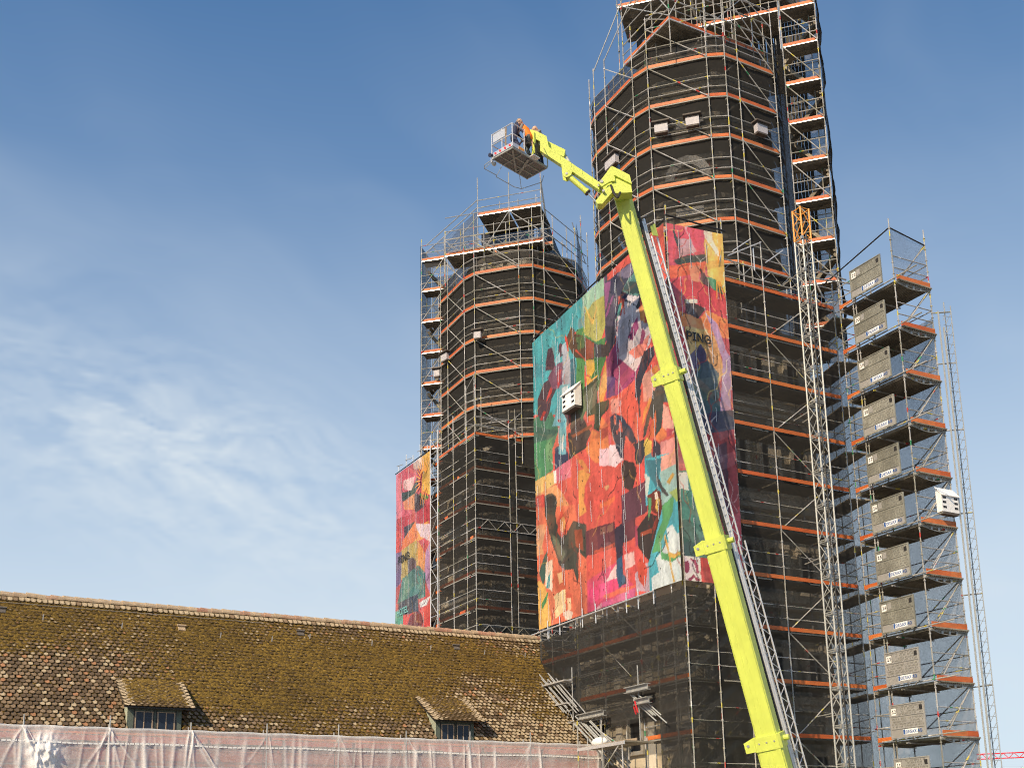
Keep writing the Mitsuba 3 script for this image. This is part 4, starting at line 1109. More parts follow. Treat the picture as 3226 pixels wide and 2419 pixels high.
ART_LEFT=[(212,78,104,-0.37,12.69,5.08,12.48,5.05,6.74,-0.31,8.04),
(225,120,150,-0.01,12.07,0.68,11.93,0.95,10.35,0.88,9.16,0.02,9.53),
(242,188,62,5.08,12.48,5.07,9.55,3.66,10.29,3.82,11.49,3.18,12.38,3.98,12.55),
(246,218,208,2.2,12.33,3.67,12.65,3.86,11.48,2.7,11.83),
(200,60,60,3.26,12.36,3.42,12.45,3.5,12,3.26,12.01),
(235,190,195,1.03,11.62,2.7,11.41,2.37,10.59,1.12,11.09),
(50,72,66,0.68,12.01,0.95,10.92,2.21,10.7,3.1,11.28,3.27,10.61,2.37,10.24,0.95,10.35),
(240,145,92,1.04,10.33,2.7,10.35,2.7,9.38,1.21,9.78),
(82,152,96,3.35,10.24,4.68,9.62,4.45,9.52,3.51,9.78),
(66,46,52,2.7,10.49,4.14,9.6,3.9,8.71,3.19,8.63,2.7,9.38),
(192,50,72,-0.15,9.5,3.03,9.15,5.06,9.21,5.06,8.07,3.03,8.12,-0.14,8.57),
(72,62,78,1.22,8.72,2.71,8.68,2.87,7.89,1.23,8.02),
(242,164,72,2.87,8.23,4.6,8.26,4.9,7.24,2.55,7.48),
(228,204,224,2.87,8.5,4.98,7.95,4.98,6.89,3.51,7.58),
(236,126,66,0.89,7.89,2.87,8.64,3.19,7.6,0.9,7.25),
(217,72,72,-0.32,8.97,1.06,8.34,0.9,7.25,-0.3,7.4),
(194,168,82,0.81,7.41,3.06,7.49,3.27,5.55,0.66,5.57),
(120,100,152,-0.39,7.49,0.9,7.29,0.75,5.41,-0.36,5.23),
(225,152,82,3.19,7.46,4.52,6.07,4.51,5.27,3.19,5.77),
(188,142,198,4.29,6.45,4.98,7.02,4.96,3.67,4.05,5.11),
(86,72,84,1.74,6.64,2.39,6.63,2.9,6.3,2.87,5.43,1.74,5.47),
(60,125,125,1,5.63,3.19,5.97,4.21,5.27,4.13,3.9,0.25,4.27),
(220,226,236,3.35,3.73,4.89,3.82,4.28,3.41,3.51,3.43),
(55,66,88,0.42,4.31,3.19,4.32,3.27,3.18,0.43,3.55),
(82,172,152,-0.43,4.06,1.1,3.59,1.11,2.47,-0.41,2.74),
(222,62,66,1.1,3.39,3.2,3.29,4.96,3.41,4.95,1.8,1.11,2.47),
(122,50,62,2.08,3.24,3.35,3.3,4.05,2.67,3.51,2.18,1.52,2.54)]


def raster(art, W, top, step, seed, gain, base):
    nx, nz = int(W / step) + 1, int(max(top) / step) + 1
    u, t = np.meshgrid(np.linspace(0, W, nx), np.linspace(0, 1, nz), indexing='ij')
    hi = top[0] + (top[1] - top[0]) * u / W
    vv = hi * t
    P = np.stack([u, vv, u * 0], -1)
    w1 = meshkit.fbm(P * 1.6, 3, seed) - 0.5
    w2 = meshkit.fbm(P * 1.6 + 7.7, 3, seed + 5) - 0.5
    w3 = meshkit.fbm(P * (9, 3, 1), 2, seed + 8) - 0.5
    uu = np.clip(u + 0.09 * w1 + 0.05 * w3, 0.16, W - 0.1)
    ww = np.minimum(vv + 0.10 * w2 + 0.04 * w3, hi - 0.3)
    col = np.empty(u.shape + (3,)); col[:] = np.array(base) / 255
    prev = col.copy()
    for r, g, b, *q in art:
        q = np.asarray(q, float).reshape(-1, 2)
        x0, y0 = q.min(0); x1, y1 = q.max(0)
        m = (uu > x0) & (uu < x1) & (ww > y0) & (ww < y1)
        if not m.any():
            continue
        X, Z = uu[m], ww[m]
        ins = np.zeros(len(X), bool)
        for (ax, ay), (bx, by) in zip(q, np.roll(q, -1, 0)):
            c = (ay > Z) != (by > Z)
            ins ^= c & (X < (bx - ax) * (Z - ay) / (by - ay + 1e-12) + ax)
        # inked brush work: the colour wanders a little inside each field and lets the ground through in streaks
        mot = meshkit.fbm(P[m] * (2.2, 1.1, 1) + r * 0.13 + g * 0.07, 3, seed + 3)
        al = np.clip(1.35 - 1.1 * np.clip(mot - 0.55, 0, 1) * 2.2, 0.72, 1)[:, None]
        cc = np.array([r, g, b]) / 255
        cur = col[m]
        new = cur * (1 - al) + cc * al * (0.90 + 0.22 * mot[:, None])
        cur[ins] = new[ins]
        col[m] = cur
    # thin veils with straight edges, pen lines and drips over the fields
    r_ = np.random.default_rng(seed + 40)
    H = max(top)
    for k in range(60):
        cx, cy, th, wd, ln = r_.uniform(0, W), r_.uniform(0, H), r_.choice([0.35, 0.4, -0.5, 1.35, 1.5, 1.57]) + r_.normal(0, 0.08), r_.uniform(0.08, 0.9), r_.uniform(0.6, 4.0)
        a = (uu - cx) * math.cos(th) + (vv - cy) * math.sin(th); b = -(uu - cx) * math.sin(th) + (vv - cy) * math.cos(th)
        m = (np.abs(a) < ln / 2) & (np.abs(b) < wd / 2 * (1 - 0.5 * a / ln))
        tint = np.array([(1, 0.95, 0.92), (0.12, 0.1, 0.14), (0.95, 0.5, 0.3), (0.35, 0.2, 0.4), (0.9, 0.85, 0.6)][int(r_.integers(5))])
        al = r_.uniform(0.06, 0.17)
        col[m] = col[m] * (1 - al) + tint * al
    for k in range(70):
        cx, cy, th, ln = r_.uniform(0, W), r_.uniform(0, H), r_.normal(1.5, 0.5), r_.uniform(0.4, 2.2)
        bow, wd = r_.uniform(-0.35, 0.35), r_.uniform(0.014, 0.03)
        a = (u - cx) * math.cos(th) + (vv - cy) * math.sin(th); b = -(u - cx) * math.sin(th) + (vv - cy) * math.cos(th)
        m = (np.abs(a) < ln / 2) & (np.abs(b - bow * a * a + 0.08 * np.sin(a * 7 + k)) < wd)
        tint = np.array([(0.08, 0.06, 0.1), (0.08, 0.06, 0.1), (0.95, 0.92, 0.9), (0.75, 0.15, 0.12), (0.95, 0.75, 0.3)][int(r_.integers(5))])
        col[m] = col[m] * 0.5 + tint * 0.5
    grain = meshkit.noise(P * 17, seed + 1) - 0.5
    ink = meshkit.fbm(P * (5, 1.4, 1), 4, seed + 2)
    lines = np.clip((np.abs(meshkit.fbm(P * (1.9, 1.3, 1), 4, seed + 6) - 0.5) - 0.006) / 0.012, 0, 1)
    col = col * (0.86 + 0.26 * ink[..., None] + 0.12 * grain[..., None]) * (0.90 + 0.10 * lines[..., None])
    lin = np.where(col < 0.04045, col / 12.92, ((np.clip(col, 0, 1) + 0.055) / 1.055) ** 2.4)
    grey = lin.mean(-1, keepdims=True)
    lin = (lin * 0.86 + grey * 0.14) * 0.93 + 0.022
    return u, vv, np.clip(lin * gain, 0.004, 0.86)


def banner(key, art, org, ux, W, top, gain, seed, base, step=0.04, sag=0.07):
    u, v, c = raster(art, W, top, step, seed, gain, base)
    nrm = np.cross(ux, (0, 0, 1))
    w = sag * (meshkit.fbm(np.stack([u * 0.9, v * 0.35, u * 0], -1), 2, seed + 9) - 0.5) + 0.012 * np.abs(np.sin(u * math.pi / 2.07))
    p = np.asarray(org, float) + u[..., None] * np.asarray(ux, float) + v[..., None] * A3(0, 0, 1) + w[..., None] * nrm
    nx, nz = u.shape
    i = (np.arange(nx - 1)[:, None] * nz + np.arange(nz - 1)).ravel()
    f = np.vstack([np.c_[i, i + nz, i + nz + 1], np.c_[i, i + nz + 1, i + 1]])
    return put('print', trimesh.Trimesh(p.reshape(-1, 3), f, process=False), 'banner', key, smooth=True, color=c.reshape(-1, 3))


def pole_glimpses(key, org, ux, us, z0, z1f, seed):
    """pale tubes added in front for poles glimpsed through the slits: broken vertical lines"""
    r = np.random.default_rng(seed)
    nrm = np.cross(ux, (0, 0, 1))
    for u in us:
        m = MB()
        z, z1 = z0, z1f(u)
        while z < z1 - 0.2:
            l = r.uniform(0.4, 1.9)
            p = np.asarray(org, float) + np.asarray(ux, float) * u + nrm * 0.035
            m.tube(p + (0, 0, z), p + (0, 0, min(z + l, z1 - 0.1)), 0.011, 5)  # added tube, stands in for a bright pole behind the cloth
            z += l + r.uniform(0.08, 0.9)
        put('pole_glimpse', m, 'alu', key, smooth=40)


BM = thing('banner', 'huge colourful painted banner with turquoise corner and red figures on the right tower scaffold', 'banner')
banner(BM, ART_MAIN, (25.56, 43.87, 11.3), (0, -1, 0), 10.37, (13.5, 14.3), 0.80, 3, (228, 85, 75))
pole_glimpses(BM, (25.56, 43.87, 0), (0, -1, 0), (0.25, 0.95, 2.15, 2.3, 3.6, 4.55, 5.45, 6.9, 7.0, 8.1, 9.2), 11.5, lambda u: 24.8 + 0.08 * u, 5)
for u in np.arange(0.0, 10.37, 1.3):                                 # small black eyelets along the seams
    m = MB()
    for z in np.arange(12.0, 24.5, 0.62):
        m.obox((25.53, 43.87 - u - 0.05, z), (0.004, 0, 0), (0, 0.012, 0), (0, 0, 0.04))
    stuff(put('eyelets', m, 'dark', BM))
BR = thing('banner', 'tall narrow crimson and yellow banner right of the boom on the right tower', 'banner')
banner(BR, ART_RIGHT, (25.62, 33.43, 11.3), (1, 0, 0), 2.78, (14.3, 14.5), 1.45, 13, (190, 60, 75), step=0.035)
pole_glimpses(BR, (25.62, 33.43, 0), (1, 0, 0), (0.55, 1.1, 1.9), 12, lambda u: 25.5, 9)
BL = thing('banner', 'narrow pink banner with a yellow rayed sun at the far left of the church', 'banner')
banner(BL, ART_LEFT, (26.95, 62.95, 12.0), (0, -1, 0), 4.95, (12.3, 12.3), 0.80, 23, (205, 80, 90), step=0.04)
pole_glimpses(BL, (26.95, 62.95, 0), (0, -1, 0), (0.9, 1.9, 3.0, 4.0), 11.5, lambda u: 24.2, 19)
# sun rays on the two narrow banners, and their painted lettering
for key, c0, ux, R0, R1, s, ang in ((BR, A3(27.95, 33.36, 24.0), A3(1, 0, 0), 0.32, 0.9, 1.3, (-95, 75)), (BL, A3(26.885, 58.9, 22.75), A3(0, -1, 0), 0.45, 1.15, 1.25, (-110, 210))):
    for a in np.radians(np.arange(ang[0], ang[1], 14)):
        d, e = ux * math.cos(a) + A3(0, 0, s) * math.sin(a), A3(0, 0, 1) * math.cos(a) - ux * math.sin(a)
        p, q = c0 + d * R0, c0 + d * R1
        if key == BR and q[0] > 28.38 or key == BL and q[1] < 58.05:
            continue
        put('painted_ray', MB().prism([p + e * 0.035, p - e * 0.035, q - e * 0.012, q + e * 0.012], np.cross(ux, (0, 0, 1)) * 0.004), 'mast_orange', key)
text_on('lettering', BR, 'PING', 0.34, (26.25, 33.36, 20.82), A3(1, 0, 0), A3(0, 0, 1), 'dark', 0.0, squash=1.0)
text_on('lettering', BL, 'PING', 0.42, (26.885, 62.55, 18.62), A3(0, -1, 0), A3(0, 0, 1), 'dark', 0.0, squash=1.15)
text_on('lettering', BL, 'HOTEL', 0.36, (26.885, 62.62, 15.5), A3(0, -1, 0), A3(0, 0, 1), 'lettering_teal', 0.0, squash=1.0)
# ------------------------------------------------------------------ loading tower with gates
LT = thing('loading_scaffold', 'scaffold tower of stacked loading platforms at the right', 'scaffold')
LVT = [23.66 - 2 * i for i in range(11)]
N_, Q_, M_, B_ = A3(34.25, 30.15, 0), A3(36.15, 30.1, 0), A3(34.3, 33.2, 0), A3(36.2, 33.2, 0)
for p, zt in ((N_, 26.35), (Q_, 26.3), (M_, 25.2), (B_, 25.6), (M_ + (0.0, -0.75, 0), 25.0), (A3(34.35, 32.35, 0), 25.0), (A3(35.2, 33.2, 0), 25.3)):
    m = MB().tube(p + (0, 0, 0), p + (0, 0, zt), 0.0245, 6)
    for z in np.arange(0.4, zt, 0.5):
        m.tube(p + (0, 0, z), p + (0, 0, z + 0.03), 0.05, 6)
    put('pole', m, 'tube', LT, smooth=40)
GATE_NO = {0: '21', 1: '20', 2: '19', 3: '18', 4: '17', 5: '16', 6: '15', 7: '14', 8: '13', 9: '12', 10: '11'}
for j, z in enumerate(LVT):
    # platform: planks run from the facade out to the front, ribs below
    for k in range(6):
        x = 34.30 + 0.31 * k
        m = MB().box((x, 29.95, z - 0.06), (x + 0.29, 33.2, z - 0.01))
        for g in (0.05, 0.145, 0.24):
            m.box((x + g - 0.014, 29.97, z - 0.095), (x + g + 0.014, 33.18, z - 0.06))
        put('plank', m, 'deck', LT)
    for y in (30.12, 31.7, 33.1):
        put('transom', MB().beam((34.2, y, z - 0.12), (36.2, y, z - 0.12), 0.05, 0.05), 'tube', LT)
    # front beam with its curved lower chord
    m = MB().beam(N_ + (0, -0.06, z - 0.07), Q_ + (0, -0.06, z - 0.07), 0.05, 0.07)
    pts = [N_ + (Q_ - N_) * t + (0, -0.06, z - 0.10 - 0.16 * math.sin(math.pi * t)) for t in np.linspace(0, 1, 9)]
    for a, b in zip(pts, pts[1:]):
        m.tube(a, b, 0.016, 5)
    for t in (0.3, 0.5, 0.7):
        m.obox(N_ + (Q_ - N_) * t + (0, -0.06, z - 0.17), (0.05, 0, 0), (0, 0.012, 0), (0, 0, 0.055))
    put('platform_beam', m, 'mast_grey', LT)
    tb = put('toe_board', MB().beam(N_ + (0.06, -0.08, z + 0.11), Q_ + (-0.04, -0.08, z + 0.11), 0.03, 0.2), 'orange', LT)
    text_on('lettering', tb, 'Lawilgerüste', 0.10, N_ + (0.42, -0.095, z + 0.065), A3(1, 0, 0), A3(0, 0, 1), 'white', 0.002, squash=1.25)
    put('toe_board', MB().beam((34.24, 33.15, z + 0.10), (34.24, 32.45, z + 0.10), 0.03, 0.17), 'orange', LT)
    for h in (0.55, 1.05):
        tube('rail', LT, N_ + (0, 0, z + h), Q_ + (0, 0, z + h), 0.022)
        tube('rail', LT, A3(34.28, 33.3, z + h), A3(34.28, 32.3, z + h), 0.022)
        tube('rail', LT, M_ + (0, 0, z + h), B_ + (0, 0, z + h), 0.022)
        tube('rail', LT, Q_ + (0, 0, z + h), B_ + (0, 0, z + h), 0.022)
    tube('brace', LT, Q_ + (0, -0.03, z), N_ * (0.75, 1, 1) + Q_ * (0.25, 0, 0) + (0, -0.03, z - 1.75), 0.024)
    tube('brace', LT, Q_ + (0, 0.05, z + 1.95), B_ + (0, 0, z + 0.1), 0.024)
    tube('brace', LT, N_ + (0.5, 0.1, z + 0.3), Q_ + (0, 0, z + 1.9), 0.022)
    tube('outrigger', LT, (34.2, 32.9, z + 0.02), (34.2, 28.95, z + 0.06), 0.026, 'tube')
    # the gate across the loading side
    G = free(LT + '__gate'); mt = 'gate_old' if j >= 8 else 'gate'
    gx, y0, y1, z0, z1 = 34.10, 30.62, 32.32, z + 0.08, z + 1.33
    m = MB()
    m.box((gx - 0.02, y0, z0), (gx + 0.03, y0 + 0.05, z1)).box((gx - 0.02, y1 - 0.05, z0), (gx + 0.03, y1, z1))
    m.box((gx - 0.02, y0 + 0.05, z1 - 0.04), (gx + 0.03, y1 - 0.05, z1)).box((gx - 0.02, y0 + 0.05, z0), (gx + 0.03, y1 - 0.05, z0 + 0.05))
    scene[G] = mikit.ply(m.mesh(), 'mat_' + mt)
    for k, (a, b) in enumerate(((0.05, 0.33), (0.345, 0.80), (0.815, 1.21))):
        put('panel', MB().box((gx - 0.005, y0 + 0.05, z0 + a), (gx + 0.005, y1 - 0.05, z0 + b)), mt if k else 'gate_old', G)
        put('panel_rib', MB().box((gx - 0.03, y0 + 0.05, z0 + b), (gx + 0.004, y1 - 0.05, z0 + b + 0.014)), mt, G)
    m = MB()
    for a in np.arange(y0 + 0.12, y1 - 0.1, 0.062):
        for k, zc in enumerate((0.42, 0.51, 0.60, 0.70, 0.87, 0.96, 1.06, 1.14)):
            if rng.random() < 0.8:
                m.obox((gx - 0.008, a + (0.03 if k % 2 else 0), z0 + zc), (0.002, 0, 0), (0, 0.011, 0), (0, 0, 0.034))
    stuff(put('perforation', m, 'slot', G))
    put('sign', MB().box((gx - 0.014, 31.02, z0 + 0.10), (gx - 0.008, 31.72, z0 + 0.30)), 'sign_white', G)
    text_on('lettering', G + '__sign' if G + '__sign' in scene else G, 'DESAX AG', 0.115, (gx - 0.014, 31.60, z0 + 0.14), A3(0, -1, 0), A3(0, 0, 1), 'sign_blue', 0.002)
    put('sign_emblem', MB().box((gx - 0.018, 31.62, z0 + 0.11), (gx - 0.0145, 31.71, z0 + 0.29)), 'sign_blue', G)
    put('number_plate', MB().box((gx - 0.014, 31.98, z1 - 0.40), (gx - 0.008, 32.22, z1 - 0.14)), 'white', G)
    text_on('lettering', G, GATE_NO[j], 0.13, (gx - 0.014, 32.19, z1 - 0.33), A3(0, -1, 0), A3(0, 0, 1), 'dark', 0.002, squash=0.9)
    put('notice', MB().box((gx - 0.014, 31.74, z1 - 0.36), (gx - 0.009, 31.93, z1 - 0.12)), 'gate_old', G)
    put('catch', MB().box((gx - 0.012, 30.72, z1 - 0.30), (gx - 0.006, 30.86, z1 - 0.12)), 'dark', G)
    m = MB()
    for y in (30.75, 31.1, 31.5, 31.9, 32.2):
        m.beam((gx - 0.02, y, z0 - 0.02), (gx - 0.10, y + 0.06, z0 - 0.06), 0.05, 0.02)
    put('hinge', m, mt, G)
nt, uv = netgrid((36.16, 30.12), (36.16, 40.0), 0.5, 22.4, A3(1, 0), 0.04, 2)
put('net', nt, 'net_grey', LT, smooth=True, uv=uv)
nt, uv = netgrid(N_[:2] + (0.03, 0.05), Q_[:2] + (0, 0.05), 23.8, 25.95, A3(0, 1), 0.06, 3, z1b=25.6)
put('net', nt, 'net_thin', LT, smooth=True, uv=uv)
tube('top_rail', LT, N_ + (0, 0, 25.95), Q_ + (0, 0, 25.6), 0.03, 'dark')
tube('top_rail', LT, N_ + (0, 0, 25.95), (34.5, 35.6, 25.1), 0.03, 'dark')
for j, z in enumerate(LVT):                                          # the link bays between facade and tower, seen through the gap
    for h in (0.5, 1.0):
        tube('rail', LT, (34.4, 33.4, z + h), (36.1, 38.5, z + h), 0.022)
    if j < 9:
        put('link_deck', MB().beam((34.9, 33.6, z - 0.04), (35.6, 36.2, z - 0.04), 1.0, 0.05), 'deck', LT)
for y in (34.6, 35.8, 37.1, 38.4):
    tube('pole', LT, (36.0, y, 0), (36.0, y, 23.8 + 0.5 * (y > 35)), 0.025)
for (p, q) in (((33.0, 33.45, 25.0), (35.6, 32.6, 24.8)), ((33.2, 33.4, 25.4), (34.8, 33.2, 25.2)), ((32.97, 33.4, 25.3), (33.6, 33.4, 24.2))):
    tube('rail', LT, p, q, 0.035, 'galv')

# ------------------------------------------------------------------ hoist mast
HM = thing('hoist_mast', 'square lattice hoist mast with a bright orange top section', 'mast')
MX, MY, MW = 31.34, 32.0, 0.46
zz = 27.10
cc = [A3(MX, MY, 0), A3(MX + MW, MY, 0), A3(MX + MW, MY + MW, 0), A3(MX, MY + MW, 0)]
for s in range(18):
    z1, z0 = zz - 1.4 * s, zz - 1.4 * (s + 1)
    m = MB()
    for i in range(4):
        a, b = cc[i], cc[(i + 1) % 4]
        m.tube(a + (0, 0, z0 + 0.004), a + (0, 0, z1 - 0.004), 0.036, 7)
        for z in (z0 + 0.04, z1 - 0.04):
            m.tube(a + (0, 0, z), b + (0, 0, z), 0.022, 5)
        m.tube(a + (0, 0, z0 + 0.05), b + (0, 0, (z0 + z1) / 2), 0.019, 5).tube(b + (0, 0, (z0 + z1) / 2), a + (0, 0, z1 - 0.05), 0.019, 5)
    m.tube(cc[0] + (0, 0, z0 + 0.06), cc[2] + (0, 0, z0 + 0.06), 0.018, 5)
    put('mast_section', m, 'mast_orange' if s == 0 else 'mast_grey', HM, smooth=40)
    if s:
        put('bolt_plate', MB().obox(cc[0] + (-0.03, 0, z1), (0.05, 0, 0), (0, 0.05, 0), (0, 0, 0.07)), 'galv', HM)
pts = [A3(MX + 0.12 + 0.03 * math.sin(z * 1.3), MY - 0.06, z) for z in np.linspace(1.5, 25.9, 60)]
m = MB()
for a, b in zip(pts, pts[1:]):
    m.tube(a, b, 0.026, 5)
put('cable', m, 'black_rubber', HM, smooth=True)
for z in (24.3, 18.4, 12.5, 6.6):
    for x in (MX, MX + MW):
        tube('wall_tie', HM, (x, MY + MW, z), (x + 0.15, 33.45, z), 0.024, 'galv')
tube('wall_tie', HM, (MX - 0.9, MY - 0.4, 11.75), (MX + .1, MY - .04, 12.0), 0.02, 'tube')

# ------------------------------------------------------------------ lattice ladder mast at the far right
LM = thing('lattice_mast', 'slim aluminium lattice mast standing along the right edge of the loading tower', 'mast')
for x, y, zt, r in ((36.20, 29.84, 22.6, 0.035), (36.34, 29.76, 21.9, 0.04), (36.72, 29.95, 23.15, 0.022), (36.78, 29.70, 22.9, 0.02)):
    tube('chord', LM, (x, y, 0), (x, y, zt), r, 'mast_grey')
for k in range(54):
    z = 1.0 + 0.4 * k
    m = MB()
    m.tube((36.34, 29.76, z), (36.72, 29.95, z + (0.4 if k % 2 else 0)), 0.012, 5).tube((36.72, 29.95, z), (36.78, 29.70, z + 0.4), 0.010, 5).tube((36.34, 29.76, z + 0.2), (36.78, 29.70, z + .2), 0.010, 5)
    put('lacing_bar', m, 'mast_grey', LM)
for z in (4, 7.5, 11, 14.2, 17.6, 20.4, 22.6):
    tube('clamp_tube', LM, (36.1, 30.1, z), (36.9, 29.8, z + 0.1), 0.028, 'tube')

# ------------------------------------------------------------------ the lime coloured boom lift
BOOM = thing('boom_lift', 'lime yellow telescopic boom lift reaching up in front of the banners', 'boom lift')
P0, P1 = A3(28.02, 31.9, 4.52), A3(22.55, 31.9, 25.05)              # axis: where it leaves the frame, and the head
AX = unit(P1 - P0); E1 = unit(A3(AX[2], 0, -AX[0])); E2 = A3(0, -1, 0)   # along, to the right, towards the camera
TOT = np.linalg.norm(P1 - P0)
_t = math.radians(58)                                              # the boom is slewed: its broad face looks left towards the sun
F1, F2 = E1 * math.cos(_t) + E2 * math.sin(_t), E2 * math.cos(_t) - E1 * math.sin(_t)


def boom_profile(w, d):
    c = 0.09
    h = [(-w / 2, -d / 2 + c * d), (-w / 2 + c * w, -d / 2), (w / 2 - c * w, -d / 2), (w / 2, -d / 2 + c * d), (w / 2, d / 2 - c * d), (w / 2 - c * w, d / 2), (-w / 2 + c * w, d / 2), (-w / 2, d / 2 - c * d)]
    return np.array([F1 * a + F2 * b for a, b in h])


def boom_at(px):                                                     # metres along the axis
    return P0 + AX * px


secs = [(-5.0, 0.95, 0.92, 0.74), (0.95, 8.05, 0.77, 0.62), (8.05, 14.35, 0.61, 0.50), (14.35, TOT, 0.55, 0.46)]
for i, (a, b, w, d) in enumerate(secs):
    m = MB().prism(boom_at(a - (0.3 if i else 0)) + boom_profile(w, d), AX * (b - a + (0.3 if i else 0)))
    key = put('boom_section', m, 'lime', BOOM)
    put('wear_strip', MB().beam(boom_at(a + 0.03) + F2 * (d / 2 + 0.012) + F1 * w * 0.36, boom_at(b - 0.3) + F2 * (d / 2 + 0.012) + F1 * w * 0.36, w * 0.2, 0.024, F2), 'lime', key)
    r = MB()                                                         # pressed ribs along the section
    for t in (-0.16, 0.06):
        r.beam(boom_at(a + 0.05) + F2 * (d / 2 + 0.005) + F1 * w * t, boom_at(b - 0.02) + F2 * (d / 2 + 0.005) + F1 * w * t, 0.03, 0.014, F2)
    put('rib', r, 'lime', key)
    if i < 3:
        c = boom_at(b)
        m = MB().prism(c - AX * 0.28 + boom_profile(w + 0.09, d + 0.09), AX * 0.50)
        C = put('collar', m, 'lime', BOOM)
        lug = MB()
        lug.prism([c - F1 * (w / 2 + 0.36) - AX * 0.25 + F2 * (d / 2 - 0.1), c - F1 * (w / 2 + 0.36) + AX * 0.12 + F2 * (d / 2 - 0.1), c - F1 * (w / 2 - 0.02) + AX * 0.25 + F2 * (d / 2 - 0.1), c - F1 * (w / 2 - 0.02) - AX * 0.25 + F2 * (d / 2 - 0.1)], F2 * 0.12)
        put('lug', lug, 'lime', C)
        put('roller', MB().tube(c + F1 * (d / 2 + 0.1) - F2 * 0.05, c + F1 * (d / 2 + 0.32) - F2 * 0.05, 0.10, 10), 'lime', C)
        bl = MB()
        for s in (-0.3, 0.0, 0.3):
            bl.tube(c + F2 * (d / 2 + 0.04) + F1 * w * s, c + F2 * (d / 2 + 0.065) + F1 * w * s, 0.03, 8)
        bl.tube(c - F1 * (w / 2 + 0.22) + F2 * (d / 2 + 0.015), c - F1 * (w / 2 + 0.22) + F2 * (d / 2 + 0.045), 0.05, 10)
        put('bolts', bl, 'galv', C)
# chain and hoses along the right flank
m = MB()
for k in range(int((TOT + 4) / 0.16)):
    c = boom_at(-4.5 + 0.16 * k) + E1 * (0.40 if -4.5 + .16 * k > 8 else 0.56) - E2 * 0.10
    m.obox(c, AX * 0.055, E1 * 0.04, E2 * 0.06)
stuff(put('energy_chain', m, 'black_rubber', BOOM))
for o, rr, mt, t0 in ((0.62, 0.04, 'black_rubber', TOT - 0.6), (0.70, 0.045, 'alu', TOT - 1.0), (0.79, 0.05, 'alu', TOT - 0.9), (0.57, 0.025, 'black_rubber', TOT - 0.2), (0.87, 0.02, 'chrome', TOT - 2)):
    tube('hose', BOOM, boom_at(-4.5) + E1 * (o + 0.02) + E2 * 0.05, boom_at(8) + E1 * (o - .06) + E2 * 0.05, rr, mt, 8)
    tube('hose', BOOM, boom_at(8) + E1 * (o - .06) + E2 * 0.05, boom_at(t0) + E1 * (o - .14) + E2 * 0.05, rr, mt, 8)
# rescue ladder with its lattice side
LAD = free(BOOM + '__ladder')
m = MB()
la, lb = -4.5, TOT - 1.6
in_ = lambda t: boom_at(t) + E1 * (0.76 if t > 8 else 0.92) + E2 * 0.1
out_ = lambda t: boom_at(t) + E1 * (1.08 if t > 8 else 1.30) + E2 * 0.02
for f_ in (in_, out_):
    m.tube(f_(la), f_(8.0), 0.034, 7).tube(f_(8.01), f_(lb), 0.034, 7)
scene[LAD] = mikit.ply(m.mesh(), 'mat_alu', 40)
for k in range(int((lb - la) / 0.62)):
    t = la + 0.62 * k
    put('ladder_lacing', MB().tube(in_(t), out_(t + 0.31), 0.017, 5).tube(out_(t + 0.31), in_(t + 0.62), 0.017, 5), 'alu', LAD)
    put('rung', MB().tube(in_(t) - E2 * 0.4, in_(t), 0.016, 5).tube(in_(t) - E2 * 0.4, out_(t + 0.31) - E2 * 0.4, 0.013, 5), 'alu', LAD)
tube('ladder_rail', LAD, in_(la) - E2 * 0.4, in_(lb) - E2 * 0.4, 0.03, 'mast_grey')
put('ladder_head', MB().prism([in_(lb) + E2 * .05, out_(lb) + E2 * .05, out_(lb + .5) + E2 * .05, in_(lb + .35) + E2 * .05], E2 * 0.03), 'lime', LAD)
m = MB()
for k in range(int((TOT - 0.5) / 0.3)):                              # small clips between ladder and chain
    c = boom_at(0.3 * k) + E1 * (0.72 if 0.3 * k > 8 else 0.88) + E2 * 0.1
    m.beam(c - E1 * 0.12, c + E1 * 0.05 + AX * 0.05, 0.02, 0.02)
put('clips', m, 'galv', BOOM)
stuff(BOOM + '__clips')


def plan(px):
    """head and jib drawn in the boom's own vertical plane: (x, z) metres"""
    return A3(px[0], 31.9, px[1])


def plate(name, pts, y0, y1, mat, parent):
    return put(name, MB().prism([A3(x, y0, z) for x, z in pts], (0, y1 - y0, 0)), mat, parent)


JA = math.radians(33)
JD, JN, JH = A3(-math.cos(JA), math.sin(JA), 0), A3(math.sin(JA), math.cos(JA), 0), A3(21.65, 31.85, 0)   # along the jib, away from the viewer, the knuckle


def jb(t, z, o=0.0):
    return JH + JD * t + JN * o + EZ_ * z


EZ_ = A3(0, 0, 1)


def jplate(name, pts, o0, o1, mat='lime', parent=None):
    """a steel plate or box of the jib: outline (t along the jib, height), from depth o0 to o1"""
    return put(name, poly_prism([jb(t, z, o0) for t, z in pts], JN * (o1 - o0)), mat, parent or BOOM)


def poly_prism(p3, depth):
    """prism over a polygon that need not be convex, its edges slightly bevelled"""
    p3 = np.asarray(p3, float); o = p3[0]
    ax = unit(p3[1] - o); nn = unit(depth); ay = np.cross(nn, ax)
    from shapely.geometry import Polygon
    pg = Polygon([(np.dot(p - o, ax), np.dot(p - o, ay)) for p in p3]).buffer(0)
    L = float(np.linalg.norm(depth))
    m = trimesh.creation.extrude_polygon(pg, L, engine='earcut')
    v = np.array(m.vertices)
    return trimesh.Trimesh(o + np.outer(v[:, 0], ax) + np.outer(v[:, 1], ay) + np.outer(v[:, 2], nn), m.faces, process=False)


